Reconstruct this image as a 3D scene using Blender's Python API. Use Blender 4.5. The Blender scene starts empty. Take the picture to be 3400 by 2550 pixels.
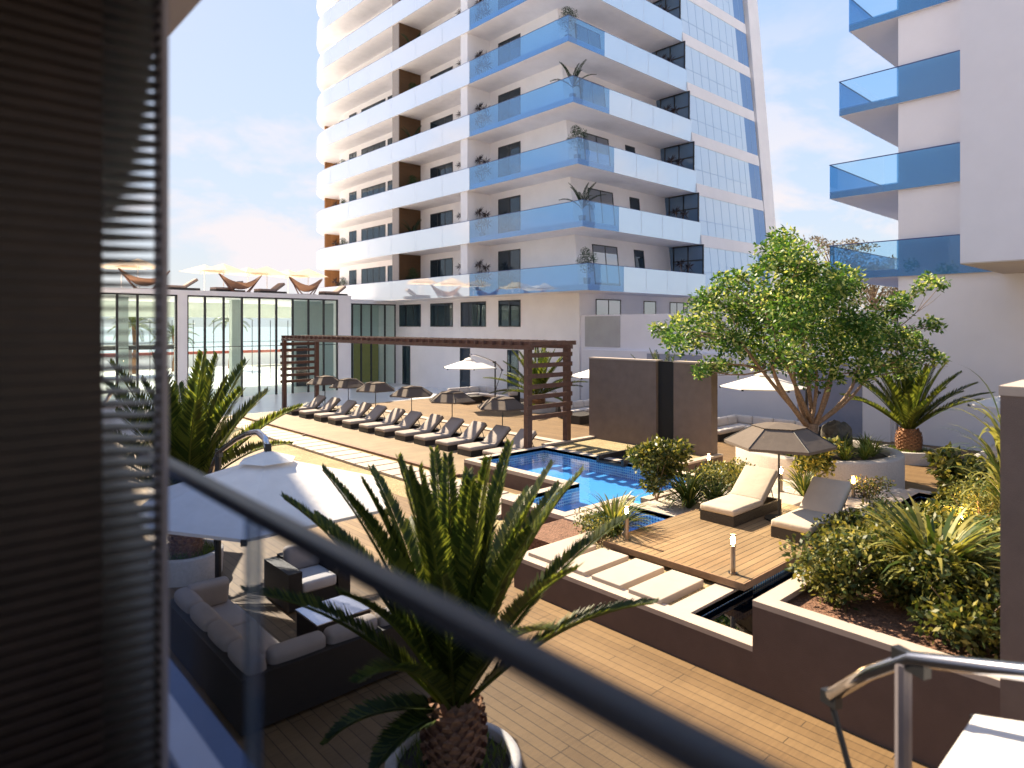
import bpy, bmesh, math, random
from mathutils import Vector, Matrix, Quaternion
R=math.radians; S=math.sin; C=math.cos; PI=math.pi
rnd=random.Random(7)
SC=bpy.context.scene; COL=SC.collection
# ------------------------------------------------------------------ camera
cd=bpy.data.cameras.new('Camera'); cam=bpy.data.objects.new('Camera',cd); COL.objects.link(cam)
cam.location=(0,0,4.5); cam.rotation_euler=(R(90),0,R(-42.4))
cd.sensor_width=36; cd.lens=2190/3400*36; cd.shift_y=-192/3400; cd.clip_end=6000; cd.clip_start=0.05
cd.dof.use_dof=True; cd.dof.focus_distance=17; cd.dof.aperture_fstop=1.05
SC.camera=cam
# ------------------------------------------------------------------ sky + sun
SUN_EL,SUN_AZ=R(39),R(1.8)          # sun stands in +Y, slightly towards +X
w=bpy.data.worlds.new('World'); SC.world=w; w.use_nodes=True
nt=w.node_tree; N=nt.nodes; L=nt.links; N.clear()
out=N.new('ShaderNodeOutputWorld'); bg=N.new('ShaderNodeBackground'); sky=N.new('ShaderNodeTexSky')
sky.sky_type='NISHITA'; sky.sun_disc=False; sky.sun_elevation=SUN_EL; sky.sun_rotation=SUN_AZ
sky.air_density=1.0; sky.dust_density=0.4; sky.ozone_density=1.5
bg.inputs['Strength'].default_value=0.15
tc=N.new('ShaderNodeTexCoord'); mp=N.new('ShaderNodeMapping'); mp.inputs['Scale'].default_value=(2.3,2.3,5.2)
nz=N.new('ShaderNodeTexNoise'); nz.inputs['Scale'].default_value=1.7; nz.inputs['Detail'].default_value=9; nz.inputs['Roughness'].default_value=.58
nz.inputs['Distortion'].default_value=.25
cr=N.new('ShaderNodeValToRGB'); cr.color_ramp.elements[0].position=.49; cr.color_ramp.elements[1].position=.60
sx=N.new('ShaderNodeSeparateXYZ'); mr=N.new('ShaderNodeMapRange')
mr.inputs[1].default_value=.42; mr.inputs[2].default_value=.16; mr.inputs[3].default_value=.12; mr.inputs[4].default_value=1
mm=N.new('ShaderNodeMath'); mm.operation='MULTIPLY'
mx=N.new('ShaderNodeMix'); mx.data_type='RGBA'; mx.inputs[7].default_value=(1.98,1.86,1.92,1)
L.new(tc.outputs['Generated'],mp.inputs[0]); L.new(mp.outputs[0],nz.inputs['Vector']); L.new(nz.outputs[0],cr.inputs[0])
L.new(tc.outputs['Generated'],sx.inputs[0]); L.new(sx.outputs[2],mr.inputs[0])
L.new(cr.outputs[0],mm.inputs[0]); L.new(mr.outputs[0],mm.inputs[1]); L.new(mm.outputs[0],mx.inputs[0])
# roll the sky off towards the sun like a film response, so the blue survives near it
def vm(op,a,b):
    n=N.new('ShaderNodeVectorMath'); n.operation=op
    for i,x in ((0,a),(1,b)):
        if hasattr(x,'links'): L.new(x,n.inputs[i])
        else: n.inputs[i].default_value=x
    return n.outputs[0]
bw=N.new('ShaderNodeRGBToBW'); L.new(sky.outputs[0],bw.inputs[0])
ad=N.new('ShaderNodeMath'); ad.operation='MULTIPLY_ADD'; L.new(bw.outputs[0],ad.inputs[0]); ad.inputs[1].default_value=.55; ad.inputs[2].default_value=.66
soft=vm('DIVIDE',sky.outputs[0],ad.outputs[0])
hz=N.new('ShaderNodeMapRange'); L.new(sx.outputs[2],hz.inputs[0]); hz.inputs[1].default_value=0; hz.inputs[2].default_value=.6; hz.inputs[3].default_value=.62; hz.inputs[4].default_value=.06
hm=N.new('ShaderNodeMix'); hm.data_type='RGBA'; hm.inputs[7].default_value=(1.85,1.88,2.1,1); L.new(hz.outputs[0],hm.inputs[0]); L.new(soft,hm.inputs[6])
L.new(hm.outputs[2],mx.inputs[6]); L.new(mx.outputs[2],bg.inputs[0]); L.new(bg.outputs[0],out.inputs[0])
sl=bpy.data.lights.new('Sun','SUN'); sl.energy=4.9; sl.angle=R(.6); sl.color=(1,.84,.62)
so=bpy.data.objects.new('Sun',sl); COL.objects.link(so)
sd=Vector((S(SUN_AZ)*C(SUN_EL),C(SUN_AZ)*C(SUN_EL),S(SUN_EL)))
so.rotation_euler=(-sd).to_track_quat('-Z','Y').to_euler(); so.location=(10,60,60)
SC.view_settings.view_transform='Standard'; SC.view_settings.look='None'; SC.view_settings.exposure=1.72; SC.view_settings.gamma=1
try:
    SC.cycles.max_bounces=14; SC.cycles.diffuse_bounces=8; SC.cycles.transparent_max_bounces=24; SC.cycles.caustics_reflective=False; SC.cycles.caustics_refractive=False
    SC.cycles.sample_clamp_indirect=6
except Exception: pass
# ------------------------------------------------------------------ materials
def newmat(n):
    m=bpy.data.materials.new(n); m.use_nodes=True; t=m.node_tree; t.nodes.clear()
    o=t.nodes.new('ShaderNodeOutputMaterial'); return m,t,o
def coords(t,scale=(1,1,1),rot=(0,0,0)):
    c=t.nodes.new('ShaderNodeTexCoord'); p=t.nodes.new('ShaderNodeMapping')
    p.inputs['Scale'].default_value=scale; p.inputs['Rotation'].default_value=rot
    t.links.new(c.outputs['Object'],p.inputs[0]); return p.outputs[0]
def noise(t,v,scale,detail=5,rough=.55):
    n=t.nodes.new('ShaderNodeTexNoise'); n.inputs['Scale'].default_value=scale; n.inputs['Detail'].default_value=detail; n.inputs['Roughness'].default_value=rough
    t.links.new(v,n.inputs['Vector']); return n.outputs[0]
def mixc(t,f,a,b,mode='MIX'):
    m=t.nodes.new('ShaderNodeMix'); m.data_type='RGBA'; m.blend_type=mode
    for i,x in ((0,f),(6,a),(7,b)):
        if hasattr(x,'links'): t.links.new(x,m.inputs[i])
        elif isinstance(x,(int,float)): m.inputs[i].default_value=x
        else: m.inputs[i].default_value=(*x,1) if len(x)==3 else x
    return m.outputs[2]
def ramp(t,v,a,b):
    m=t.nodes.new('ShaderNodeMapRange'); m.inputs[1].default_value=a; m.inputs[2].default_value=b; t.links.new(v,m.inputs[0]); return m.outputs[0]
def bump(t,h,s,d=.02):
    b=t.nodes.new('ShaderNodeBump'); b.inputs['Strength'].default_value=s; b.inputs['Distance'].default_value=d; t.links.new(h,b.inputs['Height']); return b.outputs[0]
def M(n,col,rough=.6,var=.12,scale=4,bmp=0,bs=60,metal=0,spec=.5,sss=0,coat=0):
    m,t,o=newmat(n); p=t.nodes.new('ShaderNodeBsdfPrincipled'); v=coords(t)
    a=tuple(c*(1-var) for c in col); b=tuple(min(1,c*(1+var)) for c in col)
    f=ramp(t,noise(t,v,scale,6,.6),.3,.7)
    t.links.new(mixc(t,f,a,b),p.inputs['Base Color'])
    p.inputs['Roughness'].default_value=rough; p.inputs['Metallic'].default_value=metal; p.inputs['Specular IOR Level'].default_value=spec
    if coat: p.inputs['Coat Weight'].default_value=coat; p.inputs['Coat IOR'].default_value=2.1
    if bmp: t.links.new(bump(t,noise(t,v,bs,3),bmp),p.inputs['Normal'])
    t.links.new(p.outputs[0],o.inputs[0]); return m
def planks(n,c1,c2,width,length,rot,gap=.006,rough=.6,dark=.18):
    m,t,o=newmat(n); p=t.nodes.new('ShaderNodeBsdfPrincipled'); v=coords(t,(1,1,1),(0,0,rot))
    b=t.nodes.new('ShaderNodeTexBrick'); t.links.new(v,b.inputs['Vector'])
    b.offset=.37; b.offset_frequency=3; b.inputs['Scale'].default_value=1; b.inputs['Brick Width'].default_value=length; b.inputs['Row Height'].default_value=width
    b.inputs['Mortar Size'].default_value=gap; b.inputs['Mortar Smooth'].default_value=.2; b.inputs['Bias'].default_value=0
    b.inputs['Color1'].default_value=(*c1,1); b.inputs['Color2'].default_value=(*c2,1); b.inputs['Mortar'].default_value=tuple(x*dark for x in c1)+(1,)
    g=coords(t,(1.2,26,26) ,(0,0,rot)); gn=ramp(t,noise(t,g,1.3,7,.7),.25,.75)
    big=ramp(t,noise(t,v,.75,7,.65),.3,.7)
    c=mixc(t,gn,mixc(t,.35,b.outputs[0],(.02,.012,.008),'MULTIPLY'),b.outputs[0])
    c=mixc(t,big,mixc(t,.42,c,(.34,.30,.27),'MULTIPLY'),c)
    t.links.new(c,p.inputs['Base Color']); p.inputs['Roughness'].default_value=rough; p.inputs['Specular IOR Level'].default_value=.35
    inv=t.nodes.new('ShaderNodeMath'); inv.operation='SUBTRACT'; inv.inputs[0].default_value=1; t.links.new(b.outputs[1],inv.inputs[1])
    t.links.new(bump(t,inv.outputs[0],.6,.006),p.inputs['Normal'])
    t.links.new(p.outputs[0],o.inputs[0]); return m
def tiles(n,c1,c2,mort,size,gap,rough=.15,vert=True):
    m,t,o=newmat(n); p=t.nodes.new('ShaderNodeBsdfPrincipled')
    c=t.nodes.new('ShaderNodeTexCoord')
    if vert:   # u = x+y, v = z, so it reads on walls facing x or y
        s=t.nodes.new('ShaderNodeSeparateXYZ'); t.links.new(c.outputs['Object'],s.inputs[0])
        a=t.nodes.new('ShaderNodeMath'); t.links.new(s.outputs[0],a.inputs[0]); t.links.new(s.outputs[1],a.inputs[1])
        k=t.nodes.new('ShaderNodeCombineXYZ'); t.links.new(a.outputs[0],k.inputs[0]); t.links.new(s.outputs[2],k.inputs[1]); v=k.outputs[0]
    else: v=c.outputs['Object']
    b=t.nodes.new('ShaderNodeTexBrick'); t.links.new(v,b.inputs['Vector']); b.offset=0
    b.inputs['Scale'].default_value=1; b.inputs['Brick Width'].default_value=size; b.inputs['Row Height'].default_value=size
    b.inputs['Mortar Size'].default_value=gap; b.inputs['Color1'].default_value=(*c1,1); b.inputs['Color2'].default_value=(*c2,1); b.inputs['Mortar'].default_value=(*mort,1)
    t.links.new(b.outputs[0],p.inputs['Base Color']); p.inputs['Roughness'].default_value=rough
    t.links.new(p.outputs[0],o.inputs[0]); return m
def glass(n,tint,refl=1.5,rough=.01,gcol=(1,1,1),diff=None,dw=0,bmp=0,graze=1):
    m,t,o=newmat(n); tr=t.nodes.new('ShaderNodeBsdfTransparent'); tr.inputs[0].default_value=(*tint,1)
    g=t.nodes.new('ShaderNodeBsdfGlossy'); g.inputs[0].default_value=(*gcol,1); g.inputs['Roughness'].default_value=rough
    lw=t.nodes.new('ShaderNodeLayerWeight'); lw.inputs[0].default_value=.5
    f0=((refl-1)/(refl+1))**2; pw=t.nodes.new('ShaderNodeMath'); pw.operation='POWER'; t.links.new(lw.outputs['Facing'],pw.inputs[0]); pw.inputs[1].default_value=4.5
    f=t.nodes.new('ShaderNodeMath'); f.operation='MULTIPLY_ADD'; t.links.new(pw.outputs[0],f.inputs[0]); f.inputs[1].default_value=(1-f0)*graze; f.inputs[2].default_value=f0
    if bmp:
        v=coords(t); nb=bump(t,noise(t,v,bmp[0],3),bmp[1],bmp[2]); t.links.new(nb,g.inputs['Normal']); t.links.new(nb,lw.inputs['Normal'])
    base=tr.outputs[0]
    if diff:
        d=t.nodes.new('ShaderNodeBsdfDiffuse'); d.inputs[0].default_value=(*diff,1); k=t.nodes.new('ShaderNodeMixShader'); k.inputs[0].default_value=dw
        t.links.new(base,k.inputs[1]); t.links.new(d.outputs[0],k.inputs[2]); base=k.outputs[0]
    k=t.nodes.new('ShaderNodeMixShader'); t.links.new(f.outputs[0],k.inputs[0]); t.links.new(base,k.inputs[1]); t.links.new(g.outputs[0],k.inputs[2])
    t.links.new(k.outputs[0],o.inputs[0]); return m
def leaf(n,col,tr=.35,rough=.45,var=.35):
    m,t,o=newmat(n); p=t.nodes.new('ShaderNodeBsdfPrincipled'); v=coords(t)
    f=ramp(t,noise(t,v,2.2,3),.3,.7)
    c=mixc(t,f,tuple(x*(1-var) for x in col),tuple(min(1,x*(1+var)) for x in col))
    t.links.new(c,p.inputs['Base Color']); p.inputs['Roughness'].default_value=rough; p.inputs['Specular IOR Level'].default_value=.25
    q=t.nodes.new('ShaderNodeBsdfTranslucent'); t.links.new(mixc(t,.5,c,(col[0]*2.2,col[1]*2.0,col[2]*.8)),q.inputs[0])
    k=t.nodes.new('ShaderNodeMixShader'); k.inputs[0].default_value=tr; t.links.new(p.outputs[0],k.inputs[1]); t.links.new(q.outputs[0],k.inputs[2])
    t.links.new(k.outputs[0],o.inputs[0]); return m
def fabric(n,col,tr=0,rough=.85,var=.06):
    m,t,o=newmat(n); p=t.nodes.new('ShaderNodeBsdfPrincipled'); v=coords(t)
    f=ramp(t,noise(t,v,3,5),.3,.7); c=mixc(t,f,tuple(x*(1-var) for x in col),tuple(min(1,x*(1+var)) for x in col))
    t.links.new(c,p.inputs['Base Color']); p.inputs['Roughness'].default_value=rough; p.inputs['Specular IOR Level'].default_value=.2
    t.links.new(bump(t,noise(t,v,9,4),.25,.03),p.inputs['Normal'])
    if tr:
        q=t.nodes.new('ShaderNodeBsdfTranslucent'); t.links.new(c,q.inputs[0]); k=t.nodes.new('ShaderNodeMixShader'); k.inputs[0].default_value=tr
        t.links.new(p.outputs[0],k.inputs[1]); t.links.new(q.outputs[0],k.inputs[2]); t.links.new(k.outputs[0],o.inputs[0])
    else: t.links.new(p.outputs[0],o.inputs[0])
    return m
def emit(n,col,s):
    m,t,o=newmat(n); e=t.nodes.new('ShaderNodeEmission'); e.inputs[0].default_value=(*col,1); e.inputs[1].default_value=s; t.links.new(e.outputs[0],o.inputs[0]); return m
def gravelmat(n,c1,c2,scale):
    m,t,o=newmat(n); p=t.nodes.new('ShaderNodeBsdfPrincipled'); v=coords(t)
    vo=t.nodes.new('ShaderNodeTexVoronoi'); vo.inputs['Scale'].default_value=scale; t.links.new(v,vo.inputs['Vector'])
    s=t.nodes.new('ShaderNodeSeparateColor'); t.links.new(vo.outputs['Color'],s.inputs[0])
    c=mixc(t,s.outputs[0],c1,c2); f=ramp(t,noise(t,v,1.2,4),.35,.65); c=mixc(t,f,mixc(t,.35,c,(.4,.33,.25),'MULTIPLY'),c)
    t.links.new(c,p.inputs['Base Color']); p.inputs['Roughness'].default_value=.9
    t.links.new(bump(t,vo.outputs['Distance'],.9,.02),p.inputs['Normal']); t.links.new(p.outputs[0],o.inputs[0]); return m
WHITE=M('white_render',(.87,.84,.84),.75,.04,.8,.08,40)
WHITEG=None
SOFFIT=M('soffit_paint',(.90,.88,.89),.8,.05,1.2)
ANNEX=M('annex_render',(.74,.715,.755),.7,.03,.8,.08,25)
BROWN=M('brown_render',(.105,.068,.055),.85,.10,3,.35,90)
FEAT=M('fill_lit_brown_render',(.150,.112,.095),.85,.12,3,.35,90)  # brown render lightened to paint the extra fill light on these walls
COPE=M('pale_coping_stone',(.42,.345,.285),.7,.05,2,.1,60)
CONC=M('speckled_concrete',(.40,.355,.315),.85,.14,30,.3,70)
DECKM=planks('weathered_deck_boards',(.265,.165,.075),(.20,.12,.053),.145,2.4,R(90),.005)
DECKL=planks('pale_pool_deck_boards',(.34,.255,.155),(.30,.22,.135),.14,3.2,0,.004,.55,.45)
DECKP=planks('platform_boards',(.36,.25,.135),(.30,.20,.105),.135,9,0,.007,.5,.15)
WOODO=planks('orange_wood_cladding',(.42,.20,.07),(.34,.15,.05),.16,2,0,.004,.5)
WOODP=planks('balcony_wood_cladding',(.20,.105,.045),(.15,.08,.035),.16,2,0,.004,.5)
FASC=M('deck_fascia_wood',(.17,.09,.055),.7,.2,6)
PERG=M('dark_stained_timber',(.095,.045,.032),.6,.3,7,.2,40)
PAVE=M('white_paving',(.78,.77,.76),.28,.03,.8,spec=.5)
SLAB=M('pale_stone_slab',(.37,.31,.26),.75,.06,3,.12,50)
GRAV=gravelmat('tan_gravel',(.24,.18,.085),(.40,.32,.17),26)
PEBB=gravelmat('white_pebbles',(.34,.29,.25),(.55,.50,.45),16)
MULCH=gravelmat('bark_mulch',(.10,.045,.025),(.24,.12,.07),30)
POOLF=tiles('pool_floor_tiles',(.10,.36,.80),(.13,.42,.86),(.2,.5,.88),.05,.003,.3,False)
POOLW=tiles('pool_wall_mosaic',(.015,.09,.34),(.08,.33,.68),(.62,.70,.74),.075,.012)
POOLD=tiles('dark_basin_tiles',(.004,.006,.010),(.005,.008,.013),(.008,.01,.014),.06,.004,.3,False)
WATER=glass('pool_water',(.72,.92,.99),1.33,.0,bmp=(5.5,.10,.03))
WATERD=glass('dark_pool_water',(.06,.075,.10),1.6,.0,bmp=(4,.03,.02))
GLB=glass('blue_balustrade_glass',(.46,.74,.96),2.5,.0,(.88,.96,1),(.30,.58,.92),.06,(1.1,.05,.05))
WHITEG=glass('sky_white_glass',(1,1,1),6.2,.03,(1,1,1),(.90,.90,.92),1)  # bright sky reflection put into a white diffuse colour
GLBC=glass('sky_bright_blue_glass',(.76,.90,.985),1.5,.0,(.9,.97,1))  # balustrade glass tinted paler to paint the bright sky behind it
GLSC=glass('screen_glass',(.50,.62,.74),1.7,.0,(.9,.97,1),(.20,.32,.48),.5)
GLWR=glass('sky_reflecting_window_glass',(.2,.25,.3),4.0,.0,(.93,.97,1),(.05,.07,.1),.5)
GLBD=glass('deep_blue_balustrade_glass',(.36,.66,.87),1.9,.0,(.88,.96,1),(.20,.50,.80),.18,(1.5,.04,.05))
GLP=glass('pavilion_glass',(.88,.97,.97),1.35,.0)
GLW=glass('window_glass',(.10,.14,.18),1.75,.01,(.85,.93,1),(.03,.05,.07),.6)
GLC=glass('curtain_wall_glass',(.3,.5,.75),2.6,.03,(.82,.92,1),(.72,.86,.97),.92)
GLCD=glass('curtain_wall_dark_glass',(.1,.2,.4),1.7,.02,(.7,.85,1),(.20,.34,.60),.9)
GLR=glass('balcony_rail_glass',(.76,.80,.87),1.2,.0,graze=.15)
FRAME=M('dark_window_frame',(.02,.021,.024),.4,.1)
RAILM=M('dark_rail_metal',(.006,.009,.019),.5,.1)
MULL=M('pale_blue_mullion',(.30,.44,.62),.4,.05)
BLUER=M('blue_handrail',(.05,.07,.20),.4,.1)
STEEL=M('brushed_steel',(.30,.25,.21),.30,.08,metal=1)
CHROME=M('polished_tube',(.55,.55,.60),.18,.05,metal=1)
BLACKM=M('black_metal',(.02,.02,.022),.45,.1,metal=.2)
BLACKN=M('black_niche',(.004,.004,.004),.7,.1)
WICK=M('dark_wicker',(.016,.012,.010),.55,.35,60,.5,120)
CUSH=fabric('beige_cushion',(.33,.285,.255))
CUSHW=fabric('cream_cushion',(.43,.37,.30))
CUSHF=fabric('white_cushion',(.55,.51,.48))
UMBT=fabric('taupe_umbrella_fabric',(.135,.108,.088),.08)
UMBW=fabric('white_umbrella_fabric',(.80,.77,.74),.18)
UMBC=fabric('cream_umbrella_fabric',(.62,.52,.41),.3)
SLING=fabric('tan_sling_fabric',(.30,.17,.11),.15)
TABLE=M('brushed_table_top',(.55,.58,.68),.22,.05,metal=.85)
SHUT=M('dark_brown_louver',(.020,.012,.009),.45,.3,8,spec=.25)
POSTM=M('grey_post',(.16,.14,.15),.5,.1)
KERB=M('grey_balcony_kerb',(.50,.50,.56),.8,.05)
KERBB=M('shaded_slab_blue',(.10,.14,.24),.7,.05)  # shade on the slab edge painted as a dark blue base
BEIGE=M('beige_soffit',(.52,.45,.40),.8,.04)
TRUNK=M('palm_bark',(.30,.15,.075),.85,.45,14,.5,40)
BARK=M('tree_bark',(.22,.145,.095),.85,.4,18,.6,50)
POTM=M('pale_cast_concrete',(.52,.48,.44),.8,.1,20,.25,60)
ROCK=M('dark_rock',(.085,.075,.06),.9,.4,6,.9,18)
SOIL=M('dark_soil',(.05,.035,.022),.95,.4,20,.6,40)
YEL=M('olive_yellow_wall',(.30,.24,.03),.7,.1)
INTW=M('interior_wall',(.60,.64,.60),.8,.04)
REDR=M('red_roof',(.45,.10,.07),.7,.1)
GROUND=M('pale_ground',(.42,.38,.32),.9,.12,.2)
STONE=M('rough_stone_cladding',(.36,.31,.28),.9,.35,30,.6,40)
SEA=M('sea_surface',(.50,.58,.64),.12,.1,.05,.25,.8,spec=.6)  # pale base colour stands for sun glint on the water
LF={k:leaf(k,c,t) for k,c,t in (
 ('palm_leaf_dark',(.032,.052,.010),.32),('palm_leaf_light',(.105,.125,.022),.45),
 ('tree_leaf_dark',(.036,.095,.016),.35),('tree_leaf_mid',(.085,.165,.03),.40),('tree_leaf_sunlit',(.42,.46,.15),.30),  # lightest leaf tone raised to paint sunlit highlights in the crown
 ('shrub_leaf_dark',(.035,.055,.014),.25),('shrub_leaf_mid',(.12,.125,.026),.30),('shrub_leaf_light',(.28,.25,.065),.30),
 ('strap_leaf_dark',(.045,.075,.015),.30),('strap_leaf_light',(.24,.24,.06),.35),('grass_leaf',(.12,.17,.03),.4),
 ('sage_leaf',(.13,.15,.05),.3),('autumn_leaf',(.12,.095,.07),.2),('autumn_leaf_pale',(.21,.17,.13),.2),('fern_dark',(.012,.030,.010),.2),('topiary',(.020,.055,.014),.2),('purple_stem',(.03,.018,.022),.1))}
# ------------------------------------------------------------------ mesh helpers
ORG={}
def tag(o,label=None,cat=None,group=None,kind=None):
    if label:o['label']=label
    if cat:o['category']=cat
    if group:o['group']=group
    if kind:o['kind']=kind
    return o
def thing(name,label,cat,loc=(0,0,0),rz=0,group=None,local=False):
    o=bpy.data.objects.new(name,None); o.empty_display_size=.2; COL.objects.link(o); o.location=loc; o.rotation_euler=(0,0,rz)
    ORG[o.name]=(0,0,0) if local else tuple(loc)
    return tag(o,label,cat,group)
class MB:
    def __init__(s): s.v=[]; s.f=[]; s.m=[]
    def add(s,vs,fs,mi=0):
        b=len(s.v); s.v.extend(vs); s.f.extend([tuple(b+i for i in f) for f in fs]); s.m.extend([mi]*len(fs)); return s
    def box(s,x0,x1,y0,y1,z0,z1,mi=0):
        v=[(x,y,z) for z in (z0,z1) for y in (y0,y1) for x in (x0,x1)]
        return s.add(v,[(0,2,3,1),(4,5,7,6),(0,1,5,4),(2,6,7,3),(0,4,6,2),(1,3,7,5)],mi)
    def obox(s,c,h,mat,mi=0):   # half sizes h, rotation matrix mat
        v=[tuple(Vector(c)+mat@Vector((x*h[0],y*h[1],z*h[2]))) for z in (-1,1) for y in (-1,1) for x in (-1,1)]
        return s.add(v,[(0,2,3,1),(4,5,7,6),(0,1,5,4),(2,6,7,3),(0,4,6,2),(1,3,7,5)],mi)
    def rbox(s,c,size,r=.04,seg=3,mat=None,puff=0,mi=0):
        bm=bmesh.new(); bmesh.ops.create_cube(bm,size=1)
        for v in bm.verts: v.co=Vector((v.co.x*size[0],v.co.y*size[1],v.co.z*size[2]))
        bmesh.ops.bevel(bm,geom=list(bm.edges),offset=min(r,min(size)*.48),segments=seg,profile=.5,affect='EDGES')
        if puff:
            bmesh.ops.subdivide_edges(bm,edges=[e for e in bm.edges if e.calc_length()>.15],cuts=3,use_grid_fill=True)
            ax=size.index(min(size))
            for v in bm.verts:
                k=1
                for i in range(3):
                    if i!=ax: k*=max(0,1-(2*v.co[i]/size[i])**2)
                v.co[ax]*=1+puff*(k**.6)
        vs=[]; 
        for i,v in enumerate(bm.verts):
            v.index=i; co=(mat@v.co if mat else v.co)+Vector(c); vs.append(tuple(co))
        fs=[tuple(v.index for v in f.verts) for f in bm.faces]; bm.free()
        return s.add(vs,fs,mi)
    def prism(s,poly,z0,z1,mi=0):
        n=len(poly)
        if sum(poly[i][0]*poly[(i+1)%n][1]-poly[(i+1)%n][0]*poly[i][1] for i in range(n))<0: poly=poly[::-1]
        v=[(x,y,z0) for x,y in poly]+[(x,y,z1) for x,y in poly]
        return s.add(v,[tuple(range(n-1,-1,-1)),tuple(range(n,2*n))]+[(i,(i+1)%n,n+(i+1)%n,n+i) for i in range(n)],mi)
    def tube(s,pts,rad,n=8,mi=0,cap=True):
        pts=[Vector(p) for p in pts]
        if not isinstance(rad,(list,tuple)): rad=[rad]*len(pts)
        vs=[]; up=None
        for i,p in enumerate(pts):
            t=(pts[min(i+1,len(pts)-1)]-pts[max(i-1,0)]).normalized()
            if up is None: up=Vector((0,0,1)) if abs(t.z)<.9 else Vector((1,0,0))
            a=t.cross(up).normalized(); b=a.cross(t).normalized(); up=b
            for k in range(n):
                q=2*PI*k/n; vs.append(tuple(p+(a*C(q)+b*S(q))*rad[i]))
        fs=[(i*n+k,i*n+(k+1)%n,(i+1)*n+(k+1)%n,(i+1)*n+k) for i in range(len(pts)-1) for k in range(n)]
        if cap: fs+=[tuple(range(n-1,-1,-1)),tuple((len(pts)-1)*n+k for k in range(n))]
        return s.add(vs,fs,mi)
    def lathe(s,c,prof,n=32,mi=0):
        vs=[(c[0]+r*C(2*PI*k/n),c[1]+r*S(2*PI*k/n),c[2]+z) for r,z in prof for k in range(n)]
        fs=[(i*n+k,i*n+(k+1)%n,(i+1)*n+(k+1)%n,(i+1)*n+k) for i in range(len(prof)-1) for k in range(n)]
        return s.add(vs,fs,mi)
    def cyl(s,x,y,z0,z1,r,n=12,mi=0):
        return s.tube([(x,y,z0),(x,y,z1)],r,n,mi)
    def leafq(s,p,d,nrm,ln,wd,mi=0):
        d=d.normalized(); sd=d.cross(nrm)
        if sd.length<1e-4: sd=d.orthogonal()
        sd.normalize(); p=Vector(p); m=p+d*ln*.45
        s.add([tuple(p),tuple(m+sd*wd*.5),tuple(p+d*ln),tuple(m-sd*wd*.5)],[(0,1,2,3)],mi)
    def build(s,name,mats,parent=None,smooth=False,org=None):
        o0=org or (ORG.get(parent.name,(0,0,0)) if parent else (0,0,0))
        me=bpy.data.meshes.new(name)
        me.from_pydata([(x-o0[0],y-o0[1],z-o0[2]) for x,y,z in s.v] if any(o0) else s.v,[],s.f)
        if not isinstance(mats,(list,tuple)): mats=[mats]
        for m in mats: me.materials.append(m)
        if len(mats)>1: me.polygons.foreach_set('material_index',s.m)
        if smooth: me.polygons.foreach_set('use_smooth',[True]*len(me.polygons))
        me.update(); o=bpy.data.objects.new(name,me); COL.objects.link(o)
        if parent:
            o.parent=parent; ORG[o.name]=ORG.get(parent.name,(0,0,0))
        elif org: o.location=org; ORG[o.name]=org
        return o
def copy_tree(o,loc=None,rz=None,label=None,scale=None,parent=None,kids=None):
    kids=kids or KIDS()
    c=o.copy(); COL.objects.link(c)
    if parent: c.parent=parent
    if loc is not None: c.location=loc
    if rz is not None: c.rotation_euler=(0,0,rz)
    if scale: c.scale=(scale,)*3 if isinstance(scale,(int,float)) else scale
    if label: c['label']=label
    for ch in kids.get(o.name,[]): copy_tree(ch,parent=c,kids=kids)
    return c
def KIDS():
    d={}
    for o in bpy.data.objects:
        if o.parent: d.setdefault(o.parent.name,[]).append(o)
    return d
def rv(): 
    while 1:
        v=Vector((rnd.uniform(-1,1),rnd.uniform(-1,1),rnd.uniform(-1,1)))
        if .05<v.length<1: return v.normalized()
def RZ(a): return Matrix.Rotation(a,3,'Z')
def RY(a): return Matrix.Rotation(a,3,'Y')
FW=Vector((S(R(42.4)),C(R(42.4)),0)); RT=Vector((C(R(42.4)),-S(R(42.4)),0))
ORD=['first','second','third','fourth','fifth','sixth','seventh','eighth','ninth','tenth','eleventh','twelfth']
# ================================================================== ground, decks, paving, sea
def struct(name,mb,mat): return tag(mb.build(name,mat),kind='structure')
m=MB(); m.add([(-400,-400,-.3),(600,-400,-.3),(600,90,-.3),(-400,90,-.3)],[(0,1,2,3)]); struct('ground',m,GROUND)
m=MB(); m.add([(-3000,88,-2.2),(4000,88,-2.2),(4000,5200,-2.2),(-3000,5200,-2.2)],[(0,1,2,3)]); struct('sea',m,SEA)
m=MB(); m.add([(-3,-6,0),(28.35,-6,0),(28.35,33.9,0),(-3,33.9,0)],[(0,1,2,3)]); struct('deck',m,DECKM)
m=MB(); m.box(-14,28.35,33.9,75,-.2,.012); struct('paving',m,PAVE)
m=MB(); m.box(12.15,18.05,15.6,33.6,.0,.07); struct('pool_deck',m,DECKL)
m=MB(); m.box(12.0,12.15,15.6,33.6,.0,.085)
m.box(11.2,12.0,25.72,25.80,.0,.05); struct('kerb',m,FASC)
m=MB(); m.box(18.05,18.45,16.3,33.6,.0,.12); struct('coping_strip',m,COPE)
m=MB(); m.add([(9.6,10.9,.004),(12.0,10.9,.004),(12.0,33.6,.004),(9.6,33.6,.004)],[(0,1,2,3)])
tag(m.build('gravel',GRAV),'tan gravel bed under the stone slab path beside the pool deck','gravel',kind='stuff')
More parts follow.
